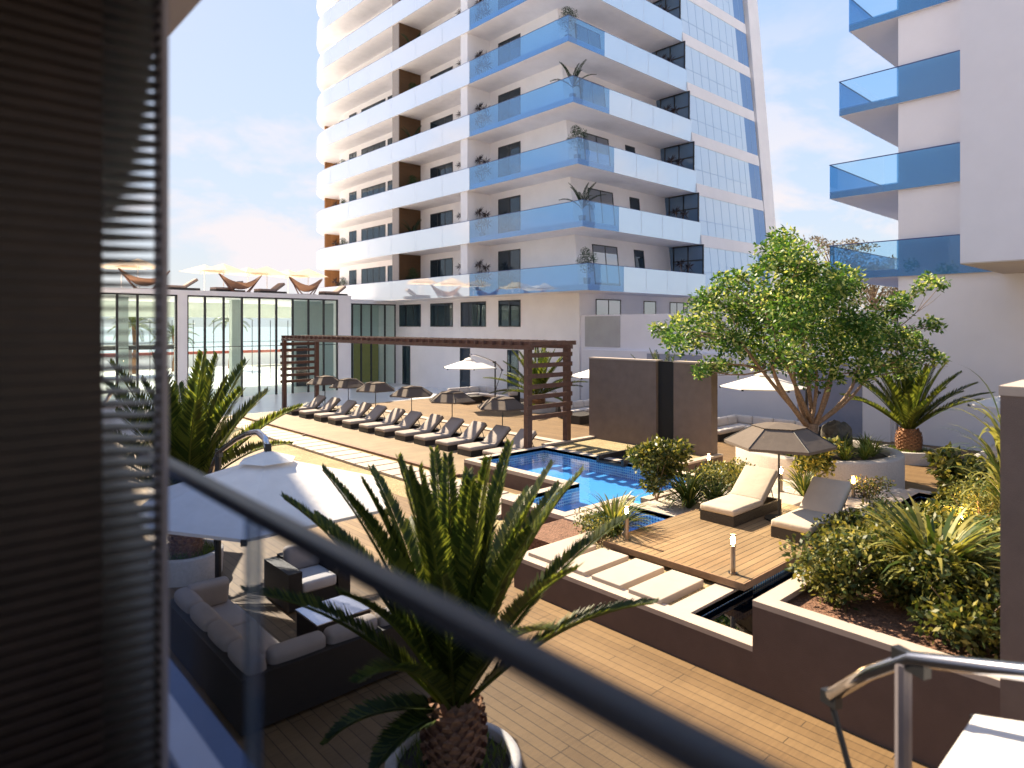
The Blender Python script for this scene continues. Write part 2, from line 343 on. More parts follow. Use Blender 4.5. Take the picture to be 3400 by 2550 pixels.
# ---- slabs
def slab_proto(lx,ly,h):
    b=MB(); b.rbox((0,0,h/2),(lx,ly,h),.012,2); return b
ys=[]; y=15.62
far=None; k=0
while y<33.0:
    if far is None: far=slab_proto(1.13,.67,.09).build('stone_slab',SLAB); o=far
    else: o=far.copy(); COL.objects.link(o)
    o.location=(11.12+rnd.uniform(-.01,.01),y,.004); o.rotation_euler=(0,0,rnd.uniform(-.006,.006)); ys.append(o); y+=.757
for i,o in enumerate(ys):
    n=len(ys)-i
    tag(o,f'pale stone slab of the long path beside the pool deck, number {i+1} counted from the pool corner','paving slab','stone slabs of the long path')
near=None; ns=[]
for i in range(6):
    y=14.72-.715*i
    if y<11.3: break
    if near is None: near=slab_proto(1.62,.62,.10).build('stone_slab',SLAB); o=near
    else: o=near.copy(); COL.objects.link(o)
    o.location=(10.93 if y>13 else 10.88,y,.004); ns.append(o)
    tag(o,f'wide pale stone slab beside the brown pool wall, {ORD[i]} from where the path widens','paving slab','wide slabs by the pool wall')
fr=None
for i in range(4):
    y=5.79+.715*i
    if fr is None: fr=slab_proto(1.14,.57,.12).build('stone_slab',SLAB); o=fr
    else: o=fr.copy(); COL.objects.link(o)
    o.location=(8.45,y,.485)
    tag(o,f'thick pale slab on gravel in front of the timber platform, {ORD[i]} from the dark basin','paving slab','slabs in front of the platform')
# ================================================================== pools
def basin(name,label,x0,x1,y0,y1,wall,floor,top=.5,cop=.26,zf=.02,skip='',cm=None):
    t=thing(name,label,'pool',((x0+x1)/2,(y0+y1)/2,0))
    a=MB(); a.add([(x0,y0,zf),(x1,y0,zf),(x1,y1,zf),(x0,y1,zf)],[(0,1,2,3)]); a.build('pool_floor',floor,t)
    a=MB(); e=.02; z=top-.012
    if 'w' not in skip: a.box(x0-e,x0,y0,y1,zf,z)
    if 'e' not in skip: a.box(x1,x1+e,y0,y1,zf,z)
    if 's' not in skip: a.box(x0,x1,y0-e,y0,zf,z)
    if 'n' not in skip: a.box(x0,x1,y1,y1+e,zf,z)
    a.build('tile_wall',wall,t)
    return t
p1=basin('swimming_pool','large swimming pool with blue mosaic edge below the pergola',12.6,15.5,9.35,15.4,POOLW,POOLF,skip='w')
a=MB(); a.box(12.58,12.6,11.27,15.4,.02,.488); a.build('tile_wall',POOLW,p1)
p2=basin('plunge_pool','small lower bay of the blue pool nearest the stone slabs',10.42,12.6,9.72,11.25,POOLW,POOLF,skip='e')
p3=basin('spa_pool','narrow blue pool beside the left edge of the timber platform',10.35,11.87,7.72,9.2,POOLW,POOLF)
p4=basin('dark_basin','dark water basin in front of the platform corner beside the planter wall',7.96,11.3,4.12,5.08,POOLW,POOLD)
p5=basin('reflecting_pool','dark reflecting pool with tiled edge behind the right shrubs',11.45,17.95,1.9,5.12,POOLW,POOLD)
# coping parts
m=MB(); z0,z1=.40,.50
m.box(12.31,12.6,11.25,15.62,z0,z1); m.box(12.6,15.5,15.4,15.62,z0,z1); m.box(15.5,15.78,11.3,15.62,z0,z1); m.box(12.6,15.5,9.1,9.35,z0,z1); m.box(15.5,15.78,9.1,11.3,z0,z1)
m.build('coping',COPE,p1)
m=MB(); m.box(10.16,10.42,9.5,11.5,z0,z1); m.box(10.42,12.31,11.25,11.5,z0,z1-.002); m.box(10.42,12.6,9.5,9.72,z0,z1); m.build('coping',COPE,p2)
m=MB(); m.box(11.87,12.12,7.5,9.45,z0,z1); m.box(10.1,10.35,7.5,9.45,z0,z1-.003); m.box(10.35,11.87,9.2,9.45,z0,z1); m.box(10.35,11.87,7.5,7.72,z0,z1); m.build('coping',COPE,p3)
m=MB(); m.box(7.96,9.75,5.08,5.40,z0,z1+.03); m.build('coping',COPE,p4)
m=MB(); m.box(15.9,17.95,5.12,5.40,z0,z1); m.box(17.95,18.25,1.7,5.40,z0,z1); m.build('coping',COPE,p5)
# outer brown walls of the pool
m=MB(); m.box(12.31,12.56,11.5,15.62,-.1,.4); m.box(12.56,15.78,15.42,15.62,-.1,.4); m.box(15.53,15.78,9.1,15.42,-.1,.4); m.build('outer_wall',BROWN,p1)
m=MB(); m.box(10.16,10.40,9.5,11.5,-.1,.4); m.box(10.40,12.31,11.27,11.5,-.1,.4); m.box(10.40,12.56,9.5,9.70,-.1,.4); m.build('outer_wall',BROWN,p2)
m=MB(); m.box(18.0,18.25,1.7,5.4,-.1,.4); m.build('outer_wall',BROWN,p5)
# water
def water(polys,mat,z):
    m=MB()
    for x0,x1,y0,y1 in polys:
        m.add([(x0,y0,z),(x1,y0,z),(x1,y1,z),(x0,y1,z)],[(0,1,2,3)])
    return struct('water',m,mat)
water([(12.6,15.5,9.35,15.4),(10.42,12.6,9.72,11.25)],WATER,.40)
water([(10.35,11.87,7.72,9.2)],WATER,.37)
water([(7.96,11.3,4.12,5.08)],WATERD,.39)
water([(11.45,17.95,1.9,5.12)],WATERD,.39)
# garden beds (soil and pebbles)
def bed(name,label,x0,x1,y0,y1,z,mat,cat='soil'):
    m=MB(); m.box(x0,x1,y0,y1,-.05,z); return tag(m.build(name,mat),label,cat,kind='stuff')
bed('gravel','tan gravel under the thick slabs in front of the platform',7.9,10.1,5.40,8.3,.485,GRAV,'gravel')
bed('pebbles','white pebbles and bark around the shrubs left of the platform',12.12,15.5,7.62,9.1,.47,PEBB,'pebbles')
bed('pebbles','white pebbles around the shrubs behind the platform',13.95,18.25,5.40,9.1,.45,PEBB,'pebbles')
bed('soil','dark soil under the grass clump beside the narrow pool',8.8,10.1,8.3,9.5,.46,MULCH)
bed('soil','bark mulch in the raised planter beside the brown pillar',7.95,11.25,1.55,3.95,1.0,MULCH)
bed('soil','dark planting soil between the shrubs of the right pool',11.9,15.4,2.2,4.45,.44,SOIL)
bed('dry_grass','dry grass bed between the pool and the brown feature walls',15.8,18.3,10.95,15.6,.44,GRAV,'dry grass')
# ---- front retaining wall, raised planter wall, pillar
t=thing('retaining_wall','low brown rendered wall with pale coping along the wooden deck','wall',(7.8,6,0))
m=MB(); m.box(7.7,7.93,4.02,8.38,-.1,.47); m.box(7.93,10.1,8.16,8.38,-.1,.47); m.build('wall',BROWN,t)
m=MB(); m.box(7.7,7.96,4.02,8.40,.47,.54); m.box(7.96,10.1,8.16,8.40,.47,.54); m.build('coping',COPE,t)
t=thing('planter_wall','taller brown planter wall with pale coping beside the brown pillar','wall',(7.8,2.7,0))
m=MB(); m.box(7.7,7.92,1.51,4.02,-.1,1.04); m.box(7.92,11.3,3.80,4.02,-.1,1.04); m.box(11.08,11.3,1.51,3.80,-.1,1.04); m.build('wall',BROWN,t)
m=MB(); m.box(7.7,7.93,1.51,4.02,1.04,1.11); m.box(7.93,11.3,3.79,4.02,1.04,1.11); m.build('coping',COPE,t)
t=thing('brown_pillar','tall brown rendered pillar rising at the right edge beside the planter','pillar',(8,0,0))
m=MB(); m.box(7.7,8.75,-2.2,1.51,-.1,3.84); m.build('wall',FEAT,t)
m=MB(); m.box(7.69,8.77,-2.2,1.52,3.84,3.93); m.build('cap',COPE,t)
m=MB(); m.box(11.3,11.42,2.0,5.0,.35,.60); m.box(11.42,13.4,4.86,4.98,.35,.58)
tag(m.build('channel_edge',BLACKM),'black metal channel edge between the platform and the shrubs','edging')
# ---- timber platform
t=thing('timber_platform','pale timber platform over the water carrying two cream sunbeds','platform',(11.5,6.3,.56))
m=MB(); m.box(9.2,14.0,4.94,7.60,.60,.66); m.build('boards',DECKP,t)
m=MB(); m.box(9.17,9.2,4.92,7.62,.555,.662); m.box(9.2,14.0,4.92,4.94,.555,.662); m.box(9.2,14.0,7.60,7.62,.555,.662); m.build('fascia',M('platform_fascia_wood',(.24,.145,.08),.6,.2,8),t)
m=MB()
for x in (9.5,11.4,13.7):
    m.box(x,x+.12,5.1,7.5,.30,.60)
m.build('joist',FASC,t)
for i,(x,y) in enumerate([(14.75,6.85),(14.75,5.95),(15.6,5.75)]):
    o=slab_proto(.95,.62,.1).build('stone_slab',SLAB); o.location=(x,y,.47)
    tag(o,['pale slab behind the left cream sunbed','pale slab behind the right cream sunbed','pale slab beside the dark tiled pool edge'][i],'paving slab')
# ---- feature walls
t=thing('feature_wall','large brown freestanding wall panel behind the pool','wall',(18.4,14.4,0))
m=MB(); m.box(18.3,18.66,12.95,15.87,.3,3.32); m.build('panel',FEAT,t)
m=MB(); m.box(18.29,18.67,12.94,15.88,3.32,3.37); m.build('cap',COPE,t)
t=thing('feature_wall','narrow brown freestanding wall panel right of the black slot','wall',(18.4,11.6,0))
m=MB(); m.box(18.3,18.66,10.9,12.27,.3,3.32); m.build('panel',FEAT,t)
m=MB(); m.box(18.29,18.67,10.89,12.28,3.32,3.37); m.build('cap',COPE,t)
t=thing('water_feature','black waterfall slot and trough between the two brown wall panels','water feature',(18.4,12.6,0))
m=MB(); m.box(18.42,18.62,12.275,12.945,.3,3.34); m.build('back_panel',BLACKN,t)
m=MB(); m.box(15.3,18.42,11.95,12.05,.40,.60); m.box(15.3,18.42,12.88,12.98,.40,.60); m.box(15.3,18.42,12.05,12.88,.40,.47); m.build('trough',BLACKM,t)
t=thing('bed_wall','low brown wall with pale coping around the dry grass bed','wall',(17,11,0))
m=MB(); m.box(15.8,18.7,10.74,10.95,-.1,.46); m.box(16.0,18.3,15.6,15.8,-.1,.46); m.build('wall',BROWN,t)
m=MB(); m.box(15.79,18.7,10.72,10.96,.46,.52); m.box(15.79,18.3,15.60,15.82,.46,.52); m.build('coping',COPE,t)
# ================================================================== pergola
t=thing('pergola','long dark timber pergola with slatted ends over the sun loungers','pergola',(16,25,0))
for x,y,z0 in ((15.07,15.72,.5),(16.95,15.72,.5),(15.07,34.9,.012),(16.95,34.9,.012)):
    m=MB(); m.box(x-.1,x+.1,y-.1,y+.1,z0,3.72); m.build('post',PERG,t)
for x in (15.07,16.95):
    m=MB(); m.box(x-.07,x+.07,15.5,35.15,3.72,3.85); m.build('beam',PERG,t)
m=MB(); m.box(15.03,15.08,15.45,35.2,3.86,3.985); m.box(16.94,16.99,15.45,35.2,3.86,3.985); m.build('fascia',PERG,t)
y=15.5
while y<35.2:
    m=MB(); m.box(14.9,17.15,y-.035,y+.035,3.855,4.0); m.build('rafter',PERG,t); y+=.47
for yy in (15.72,34.9):
    for z in (3.46,3.12,2.77,2.42,2.08,1.74,1.40):
        for q in (0,):
            m=MB(); s=-1 if yy<20 else 1
            m.box(14.9,17.08,yy+.10*s-.02 if s>0 else yy-.145,yy+.145 if s>0 else yy-.102,z,z+.15); m.build('slat',PERG,t)
# ================================================================== round planter + rock
t=thing('round_planter','large round pale concrete planter holding the leafy tree','planter',(19.3,8.13,0))
m=MB(); m.lathe((19.3,8.13,0),[(2.2,0),(2.2,.96),(2.17,1.0),(1.86,1.0),(1.84,.8)],72); m.build('ring',CONC,t,True)
m=MB(); m.lathe((19.3,8.13,0),[(1.85,.84),(.9,.9),(.01,.93)],40); m.build('soil',SOIL,t,True)
for e in t.children: pass
m=MB(); bm=bmesh.new(); bmesh.ops.create_icosphere(bm,subdivisions=4,radius=1)
from mathutils import noise as mn
vs=[]
for i,v in enumerate(bm.verts):
    v.index=i; p=v.co.copy(); k=1+.28*mn.noise(p*1.3+Vector((3,1,2)))+.10*mn.noise(p*4)
    vs.append((20.55+p.x*.42*k,8.05+p.y*.40*k,1.12+p.z*.62*k))
m.add(vs,[tuple(v.index for v in f.verts) for f in bm.faces]); bm.free()
tag(m.build('boulder',ROCK,org=(20.55,8.05,.8)),'dark upright boulder beside the tree trunk in the round planter','rock')
# ================================================================== tower
XO,XW,YC,ZB,PF=26.2,28.21,22.75,6.40,3.37   # outer balcony face, wall face, balcony corner, first soffit, storey
LEAN=.102; NF=12
def yl(z): return YC+max(0,z-ZB)*LEAN         # leaning right face
def yw(z): return 25.2+max(0,z-ZB)*LEAN
ZT=ZB+NF*PF
def arc(x0,rad,y0,a0,a1,n=14):                # convex rounded left end
    return [(x0+rad*(1-C(a0+(a1-a0)*i/n)),y0+rad*S(a0+(a1-a0)*i/n)) for i in range(n+1)]
T=thing('apartment_tower','tall white apartment tower with curved balconies and blue glass behind the pool','building',(36,40,0))
m=MB()   # core body: prism with leaning right face
inner=arc(XW,7.0,51.9,0,R(90),12)
def ring(z): return [(XW,yw(z)),(46.5,yw(z)),(46.5,58.9)]+[(x,y) for x,y in reversed(inner)]
rz=[0,ZB,ZT]; vs=[]; 
for z in rz: vs+= [(x,y,z) for x,y in ring(z)]
n=len(ring(0)); fs=[(i*n+k,i*n+(k+1)%n,(i+1)*n+(k+1)%n,(i+1)*n+k) for i in range(2) for k in range(n)]+[tuple(2*n+k for k in range(n))]
m.add(vs,fs); m.build('wall',WHITE,T)
def windowY(x,y0,y1,z0,z1,nm,parent,nb=2,mat=GLW,fr=.06,name='window',bars=True):  # in a wall facing -x
    f=MB(); f.box(x-.03,x-.003,y0,y0+fr,z0,z1); f.box(x-.03,x-.003,y1-fr,y1,z0,z1); f.box(x-.03,x-.003,y0+fr,y1-fr,z1-fr,z1); f.box(x-.03,x-.003,y0+fr,y1-fr,z0,z0+fr)
    for i in range(1,nb):
        yy=y0+(y1-y0)*i/nb; f.box(x-.028,x-.004,yy-.03,yy+.03,z0+fr,z1-fr)
    o=f.build(name,FRAME,parent); g=MB(); g.box(x-.016,x-.008,y0+fr,y1-fr,z0+fr,z1-fr); g.build('pane',mat,o); return o
def windowX(y,x0,x1,z0,z1,parent,nb=2,mat=GLW,fr=.06,name='window'):       # in a wall facing -y (lean: yw at both ends)
    def Q(z,o): return yw(z)-o if y is None else y-o
    def bar(f,xa,xb,za,zb,o0,o1):
        f.add([(xa,Q(za,o0),za),(xb,Q(za,o0),za),(xa,Q(za,o1),za),(xb,Q(za,o1),za),(xa,Q(zb,o0),zb),(xb,Q(zb,o0),zb),(xa,Q(zb,o1),zb),(xb,Q(zb,o1),zb)],
              [(0,2,3,1),(4,5,7,6),(0,1,5,4),(2,6,7,3),(0,4,6,2),(1,3,7,5)])
    f=MB(); bar(f,x0,x0+fr,z0,z1,.03,.003); bar(f,x1-fr,x1,z0,z1,.03,.003); bar(f,x0+fr,x1-fr,z1-fr,z1,.03,.003); bar(f,x0+fr,x1-fr,z0,z0+fr,.03,.003)
    for i in range(1,nb):
        xx=x0+(x1-x0)*i/nb; bar(f,xx-.03,xx+.03,z0+fr,z1-fr,.028,.004)
    o=f.build(name,FRAME,parent); g=MB(); bar(g,x0+fr,x1-fr,z0+fr,z1-fr,.016,.008); g.build('pane',mat,o); return o
# ground storey openings
for y0,y1,nb in ((40.98,43.91,3),(37.05,39.76,3),(33.44,36.15,3),(30.09,32.18,2)): windowY(XW,y0,y1,4.46,6.15,'',T,nb)
for y0,y1 in ((42.4,43.47),(35.12,36.23),(30.27,31.33)): windowY(XW,y0,y1,.02,3.0,'',T,1,name='door')
for x0,x1,nb in ((29.64,31.97,2),(34.28,35.59,1),(37.14,38.77,2),(39.17,41.29,2)): windowX(25.2,x0,x1,4.0,6.1,T,nb,GLWR)
outer=[(XO,YC)]+arc(XO,9.0,51.9,0,R(90),18)
XE=37.6
for k in range(NF):
    zb=ZB+PF*k; zf=zb+.32; zt=zb+1.40; yc=yl(zb+.7); detail=k<7
    B=MB()
    pol=[(XO+.03,yc+.03),(XE+.4,yc+.03),(XE+.4,30)]+[(36.5,50),(36,59)]+[(x,y) for x,y in reversed(arc(XO+.03,8.97,51.9,0,R(90),18))]
    B.prism(pol,zb,zf); b=B.build('balcony',SOFFIT,T)
    # parapet glass painted white for reflected sky, curved end to mid left face
    pts=[(XO,32.7)]+arc(XO,9.0,51.9,0,R(88),22); q=MB()
    vs=[]; fs=[]
    for i,(x,y) in enumerate(pts):
        nx,ny=(1,0) if i==0 else (C(R(88)*(i-1)/22),-S(R(88)*(i-1)/22))
        vs+=[(x,y,zb-.004),(x,y,zt),(x+nx*.025,y+ny*.025,zt),(x+nx*.025,y+ny*.025,zb-.004)]
    for i in range(len(pts)-1):
        a=i*4; c=a+4; fs+=[(a,c,c+1,a+1),(a+1,c+1,c+2,a+2),(a+2,c+2,c+3,a+3),(a+3,c+3,c,a)]
    q.add(vs,fs); q.build('parapet',WHITEG,b)
    if k<8:
        q=MB()
        for yj in (35.6,38.7,41.9,45.1,48.3,51.4): q.box(XO-.004,XO-.001,yj-.012,yj+.012,zb+.01,zt-.01)
        q.build('panel_joint',M('joint_grey',(.45,.50,.58),.5) if k==0 else bpy.data.materials['joint_grey'],b)  # thin grey strips as joints between the panels
        q=MB()
        for xj in (31.3,33.4,35.5): q.box(xj-.012,xj+.012,yc-.005,yc-.0025,zb+.01,zt-.01)
        q.build('panel_joint',bpy.data.materials['joint_grey'],b)
    q=MB(); q.box(XO-.002,XO+.022,yc,32.69,zb-.004,zt); q.box(XO+.024,XO+.03+3.0,yc-.002,yc+.022,zb-.004,zt); q.build('glass_panel',GLB,b)
    q=MB(); q.box(XO+3.04,XE,yc-.002,yc+.022,zb-.004,zt); q.build('sky_sheen_panel',glass('sky_sheen_glass',(1,1,1),4.2,.02,(.95,.98,1),(.60,.78,.95),1) if k==0 else bpy.data.materials['sky_sheen_glass'],b)  # glass painted opaque pale blue for the sky sheen on it
    q=MB(); q.tube([(XE,yc+.01,zt+.012),(XO+.01,yc+.01,zt+.012)],.018,6); q.tube([(XO+.01,yc+.01,zt+.012)]+[(x+.012,y,zt+.012) for x,y in pts],.018,6); q.build('handrail',BLUER,b)
    # partitions
    z1=zb+PF-.003
    q=MB(); q.box(XO+.12,XW+.02,33.05,33.75,zf,z1); q.build('partition',WHITE,b)
    q=MB(); q.box(XO+.10,XW+.02,41.05,41.9,zf,z1); qq=q.build('stone_partition',STONE,b)
    q=MB(); q.box(XO+.15,XW,41.02,41.048,zf,z1-.003); q.build('wood_partition',WOODP,b)
    q=MB(); q.box(28.75,31.2,57.4,57.6,zf,z1); q.build('wood_partition',WOODO,b)
    if k<9:
        windowY(XW,30.1,32.2,zf+.02,zf+2.62,'',b,2,name='door')
        windowY(XW,37.06,39.75,zf+.5,zf+2.6,'',b,3)
        windowY(XW,44.4,45.6,zf+.3,zf+2.6,'',b,1); windowY(XW,45.95,49.75,zf+.3,zf+2.6,'',b,4); windowY(XW,50.6,51.85,zf+.3,zf+2.6,'',b,2)
        windowX(None,29.64,31.98,zf+.02,zf+2.62,b,2,GLWR,name='door'); windowX(None,33.65,34.65,zf+.3,zf+2.6,b,1)
        q=MB(); q.box(34.8,37.9,yw(zf)-1.2,yw(zf)-1.1,zf,zf+1.25); q.build('low_wall',WHITE,b)
        g=MB(); ya=yl(zf+1)+.05
        g.box(37.56,37.60,ya,yw(zf)+.3,zf,zb+PF-.02); g.build('glass_screen',GLSC,b)
        g=MB()
        for yy in (ya,ya+1.1,yw(zf)-.1): g.box(37.53,37.62,yy,yy+.07,zf,zb+PF-.02)
        g.box(37.53,37.62,ya,yw(zf),zb+PF-.1,zb+PF-.021); g.box(37.53,37.62,ya,yw(zf),zf+2.0,zf+2.07); g.build('screen_frame',FRAME,b)
# curtain wall bay between the balconies and the fin
def lq(mb,xa,xb,za,zb_,off=0,mi=0,th=.04):
    v=[]
    for z in (za,zb_):
        for o in (off,off+th):
            for x in (xa,xb): v.append((x,yl(z)+o,z))
    mb.add(v,[(0,2,3,1),(4,5,7,6),(0,1,5,4),(2,6,7,3),(0,4,6,2),(1,3,7,5)],mi)
for k in range(NF):
    zb=ZB+PF*k
    q=MB(); lq(q,XE,46.5,zb-.15+(.0 if k else .2),zb+.62,-.03,0,.5); q.build('spandrel',WHITE,T)
    q=MB(); lq(q,XE,44.9,zb+.62,zb+PF-.15); c=q.build('curtain_wall',GLC,T)
    d=MB(); lq(d,44.9,46.5,zb+.62,zb+PF-.15); d.build('dark_strip',GLCD,c)
    d=MB()
    for x in (38.5,39.48,40.45,41.5,42.48,43.44,44.3,45.7): lq(d,x-.012,x+.012,zb+.62,zb+PF-.15,-.01,0,.03)
    for x0,x1 in ((XE,44.3),): lq(d,x0,x1,zb+1.55,zb+1.575,-.011,0,.03)
    d.build('mullion',MULL,c)
q=MB(); 
for z0,z1 in ((0,ZT+2),):
    v=[]
    for z in (z0,z1):
        for x,o in ((46.5,-.5),(48.1,-.5),(48.1,8),(46.5,8)): v.append((x+max(0,(z-ZB))*.012,yl(z)+o,z))
    q.add(v,[(3,2,1,0),(4,5,6,7),(0,1,5,4),(1,2,6,5),(2,3,7,6),(3,0,4,7)])
q.build('fin_wall',WHITE,T)
# ---- annex between tower and right block
t=thing('annex','low pale annex wall with glass panels behind the leafy tree','building',(29,17,0))
m=MB(); m.box(28.3,40,8.9,25.19,0,5.13); m.build('wall',ANNEX,t)
m=MB(); m.box(28.05,28.3,9.0,24.9,0,3.2); m.build('plinth',ANNEX,t)
for y0,y1,z0,z1 in ((22.33,24.83,3.35,5.05),):
    m=MB(); m.box(28.27,28.297,y0,y1,z0,z1); m.build('grey_panel',M('grey_reflective_panel',(.36,.35,.36),.25,.08,1.5,spec=.6),t)
m=MB(); m.box(28.03,28.047,10.0,12.6,.05,3.0); m.build('glass_door',M('dull_blue_glass',(.25,.27,.36),.12,.05,spec=.8),t)
m=MB(); m.box(28.03,28.047,17.2,20.4,2.2,3.1); m.build('glass_door',bpy.data.materials['dull_blue_glass'],t)
# ---- right apartment block
RX=28.45
t=thing('apartment_block','white apartment block with blue glass balconies on the right','building',(33,5,0))
m=MB(); m.box(RX,44,-14,8.83,0,34); m.build('wall',ANNEX,t)
m=MB(); m.box(23.07,28.44,-14,5.5,6.38,34); m.build('projecting_bay',ANNEX,t)
m=MB(); m.box(23.07,28.44,-14,5.5,6.345,6.378); m.build('bay_soffit',BEIGE,t)
for k in range(6):
    zb=6.43+3.36*k; yend=11.36-max(0,k-1)*.38; zt=zb+1.40; x0=RX-.16
    m=MB(); m.prism([(x0+.02,5.52),(x0+.02,yend-.02),(38.5,yend-.02),(38.5,8.85),(RX-.01,8.85),(RX-.01,5.52)],zb,zb+.26); b=m.build('balcony',ANNEX,t)
    m=MB(); m.box(x0-.005,x0+.015,5.52,8.83,zb-.003,zt); m.build('glass_panel',GLBD,b); m=MB(); m.box(x0-.005,x0+.015,8.835,yend,zb+.30,zt); m.build('glass_panel',GLBC,b); m=MB(); m.box(x0-.005,x0+.015,8.835,yend,zb-.003,zb+.295); m.build('edge_glass',GLBD,b)
    m=MB(); m.box(x0+.016,38.5,yend-.018,yend+.002,zb-.003,zt); m.build('glass_panel',GLB,b)
    m=MB(); m.tube([(x0,5.52,zt+.01),(x0,yend,zt+.01),(38.5,yend,zt+.01)],.022,6); m.build('handrail',BLUER,b)
# ================================================================== glass pavilion
P=thing('glass_pavilion','long low glass pavilion with white roof slab below the roof terrace','building',(12,48,0))
m=MB(); m.box(-16,23.15,42.3,56,6.37,6.66); m.box(23.15,XW,44.3,56,6.2,6.5); m.build('roof',WHITE,P)
for x0,x1 in ((11.77,12.29),(22.2,23.15),(-.2,.3)):
    m=MB(); m.box(x0,x1,42.32,43.1,.012,6.37); m.build('column',WHITE,P)
for x0,x1 in ((3.0,3.5),(16.9,17.5),(9.8,10.4)):
    m=MB(); m.box(x0,x1,48.0,48.6,.012,6.37); m.build('column',INTW,P)
segs=[(.3,11.77,[1.4,2.4,3.45,4.5,5.55,6.6,7.6,8.63,9.66,10.74]),(12.29,22.2,[13.34,14.45,15.57,16.68,17.8,18.92,20.03,21.14])]
for x0,x1,ms in segs:
    xs=[x0]+ms+[x1]
    for a,b_ in zip(xs[:-1],xs[1:]):
        g=MB(); g.box(a+.03,b_-.03,42.48,42.50,.03,6.33); g.build('glass_pane',GLP,P)
    m=MB(); m.box(x0,x1,42.44,42.54,6.28,6.37); m.box(x0,x1,42.46,42.52,3.20,3.24); m.build('transom',FRAME,P)
    for x in [x0+.04]+ms+[x1-.04]:
        m=MB(); m.box(x-.06,x+.06,42.43,42.55,.012,6.28); m.build('mullion',FRAME,P)
rs=[23.15,24.45,25.2,26.06,27.26,28.2]
for a,b_ in zip(rs[:-1],rs[1:]):
    g=MB(); g.box(a+.03,b_-.03,44.5,44.52,.03,6.15); g.build('glass_pane',GLP,P)
for x in rs[1:]:
    m=MB(); m.box(x-.05,x+.05,44.45,44.56,.012,6.2); m.build('mullion',FRAME,P)
m=MB(); m.box(23.15,28.2,44.46,44.56,6.12,6.2); m.box(23.15,28.2,44.48,44.54,3.2,3.24); m.build('transom',FRAME,P)
m=MB(); m.box(20.95,28.2,47.0,47.2,.02,6.36); m.build('interior_wall',INTW,P)
m=MB(); m.box(21.2,22.1,46.9,46.99,.02,3.0); m.build('interior_door',FRAME,P)
m=MB(); m.box(25.9,28.1,46.85,46.95,.02,3.2); m.build('yellow_panel',YEL,P)
m=MB(); m.box(-16,26.5,55.5,55.8,5.2,6.36); m.build('lintel',INTW,P)
for x in [-2+1.55*i for i in range(18)]:
    m=MB(); m.box(x-.02,x+.02,55.62,55.68,.02,5.0); m.build('rear_mullion',FRAME,P)
m=MB(); m.box(-16,26.5,55.62,55.68,3.2,3.24); m.build('rear_transom',FRAME,P)
# ================================================================== loungers
def lounger(name,label,cat,loc,group,cush,ang=R(40),prop=True,L=2.0,Wd=.74):
    t=thing(name,label,cat,loc,0,group,local=True); h=Wd/2
    m=MB(); m.box(0,L,-h,-h+.05,.0,.19); m.box(0,L,h-.05,h,.0,.19); m.box(0,.05,-h+.05,h-.05,0,.19); m.box(L-.05,L,-h+.05,h-.05,0,.19); m.box(.05,1.22,-h+.05,h-.05,.15,.185)
    m.build('base',WICK,t)
    hx=1.20
    m=MB(); m.rbox((hx/2+.0,0,.255),(hx+.02,Wd+.01,.13),.04,3,None,.14); m.build('seat_cushion',cush,t,True)
    bl=.86; rot=RY(-ang); ux=rot@Vector((1,0,0)); uz=rot@Vector((0,0,1))
    c=Vector((hx-.02,0,.20))+ux*(bl/2+.02)+uz*.07
    m=MB(); m.rbox(tuple(c),(bl,Wd+.01,.13),.045,3,rot,.16); m.build('back_cushion',cush,t,True)
    c2=Vector((hx,0,.19))+ux*(bl/2); m=MB(); m.obox(tuple(c2),(bl/2,h-.02,.014),rot); b=m.build('back_frame',WICK,t)
    if prop:
        e=Vector((hx,0,.19))+ux*.62
        m=MB(); m.tube([(e.x,-.25,e.z-.02),(e.x+.16,-.25,.17)],.012,6); m.tube([(e.x,.25,e.z-.02),(e.x+.16,.25,.17)],.012,6); m.build('prop',BLACKM,b)
    return t
GL='sun loungers in a row on the pool deck under the pergola'
yy=[31.9,30.35,28.8,27.45,26.0,24.5,23.2,21.8,20.5,19.1,17.78,16.45]
pl=None
for i,y in enumerate(yy):
    n=len(yy)-1-i
    lab=('dark wicker sun lounger half hidden behind the pool corner and the near pergola post' if n==0 else f'dark wicker sun lounger with beige cushions, {ORD[n]} from the pool in the row of twelve' if i else 'farthest wicker sun lounger of the row, beside the far pergola posts')
    if pl is None: pl=lounger('sun_lounger',lab,'sun lounger',(14.0,y,.07),GL,CUSH)
    else: copy_tree(pl,(14.0+rnd.uniform(-.04,.05),y,.07),rnd.uniform(-.02,.02),lab)
sb=lounger('sunbed','cream cushioned sunbed left of the taupe parasol on the timber platform','sunbed',(11.6,6.80,.662),'cream sunbeds on the timber platform',CUSHW,R(38),True,1.98,.72)
copy_tree(sb,(11.6,5.34,.662),0,'cream cushioned sunbed right of the taupe parasol, half shaded on the timber platform')
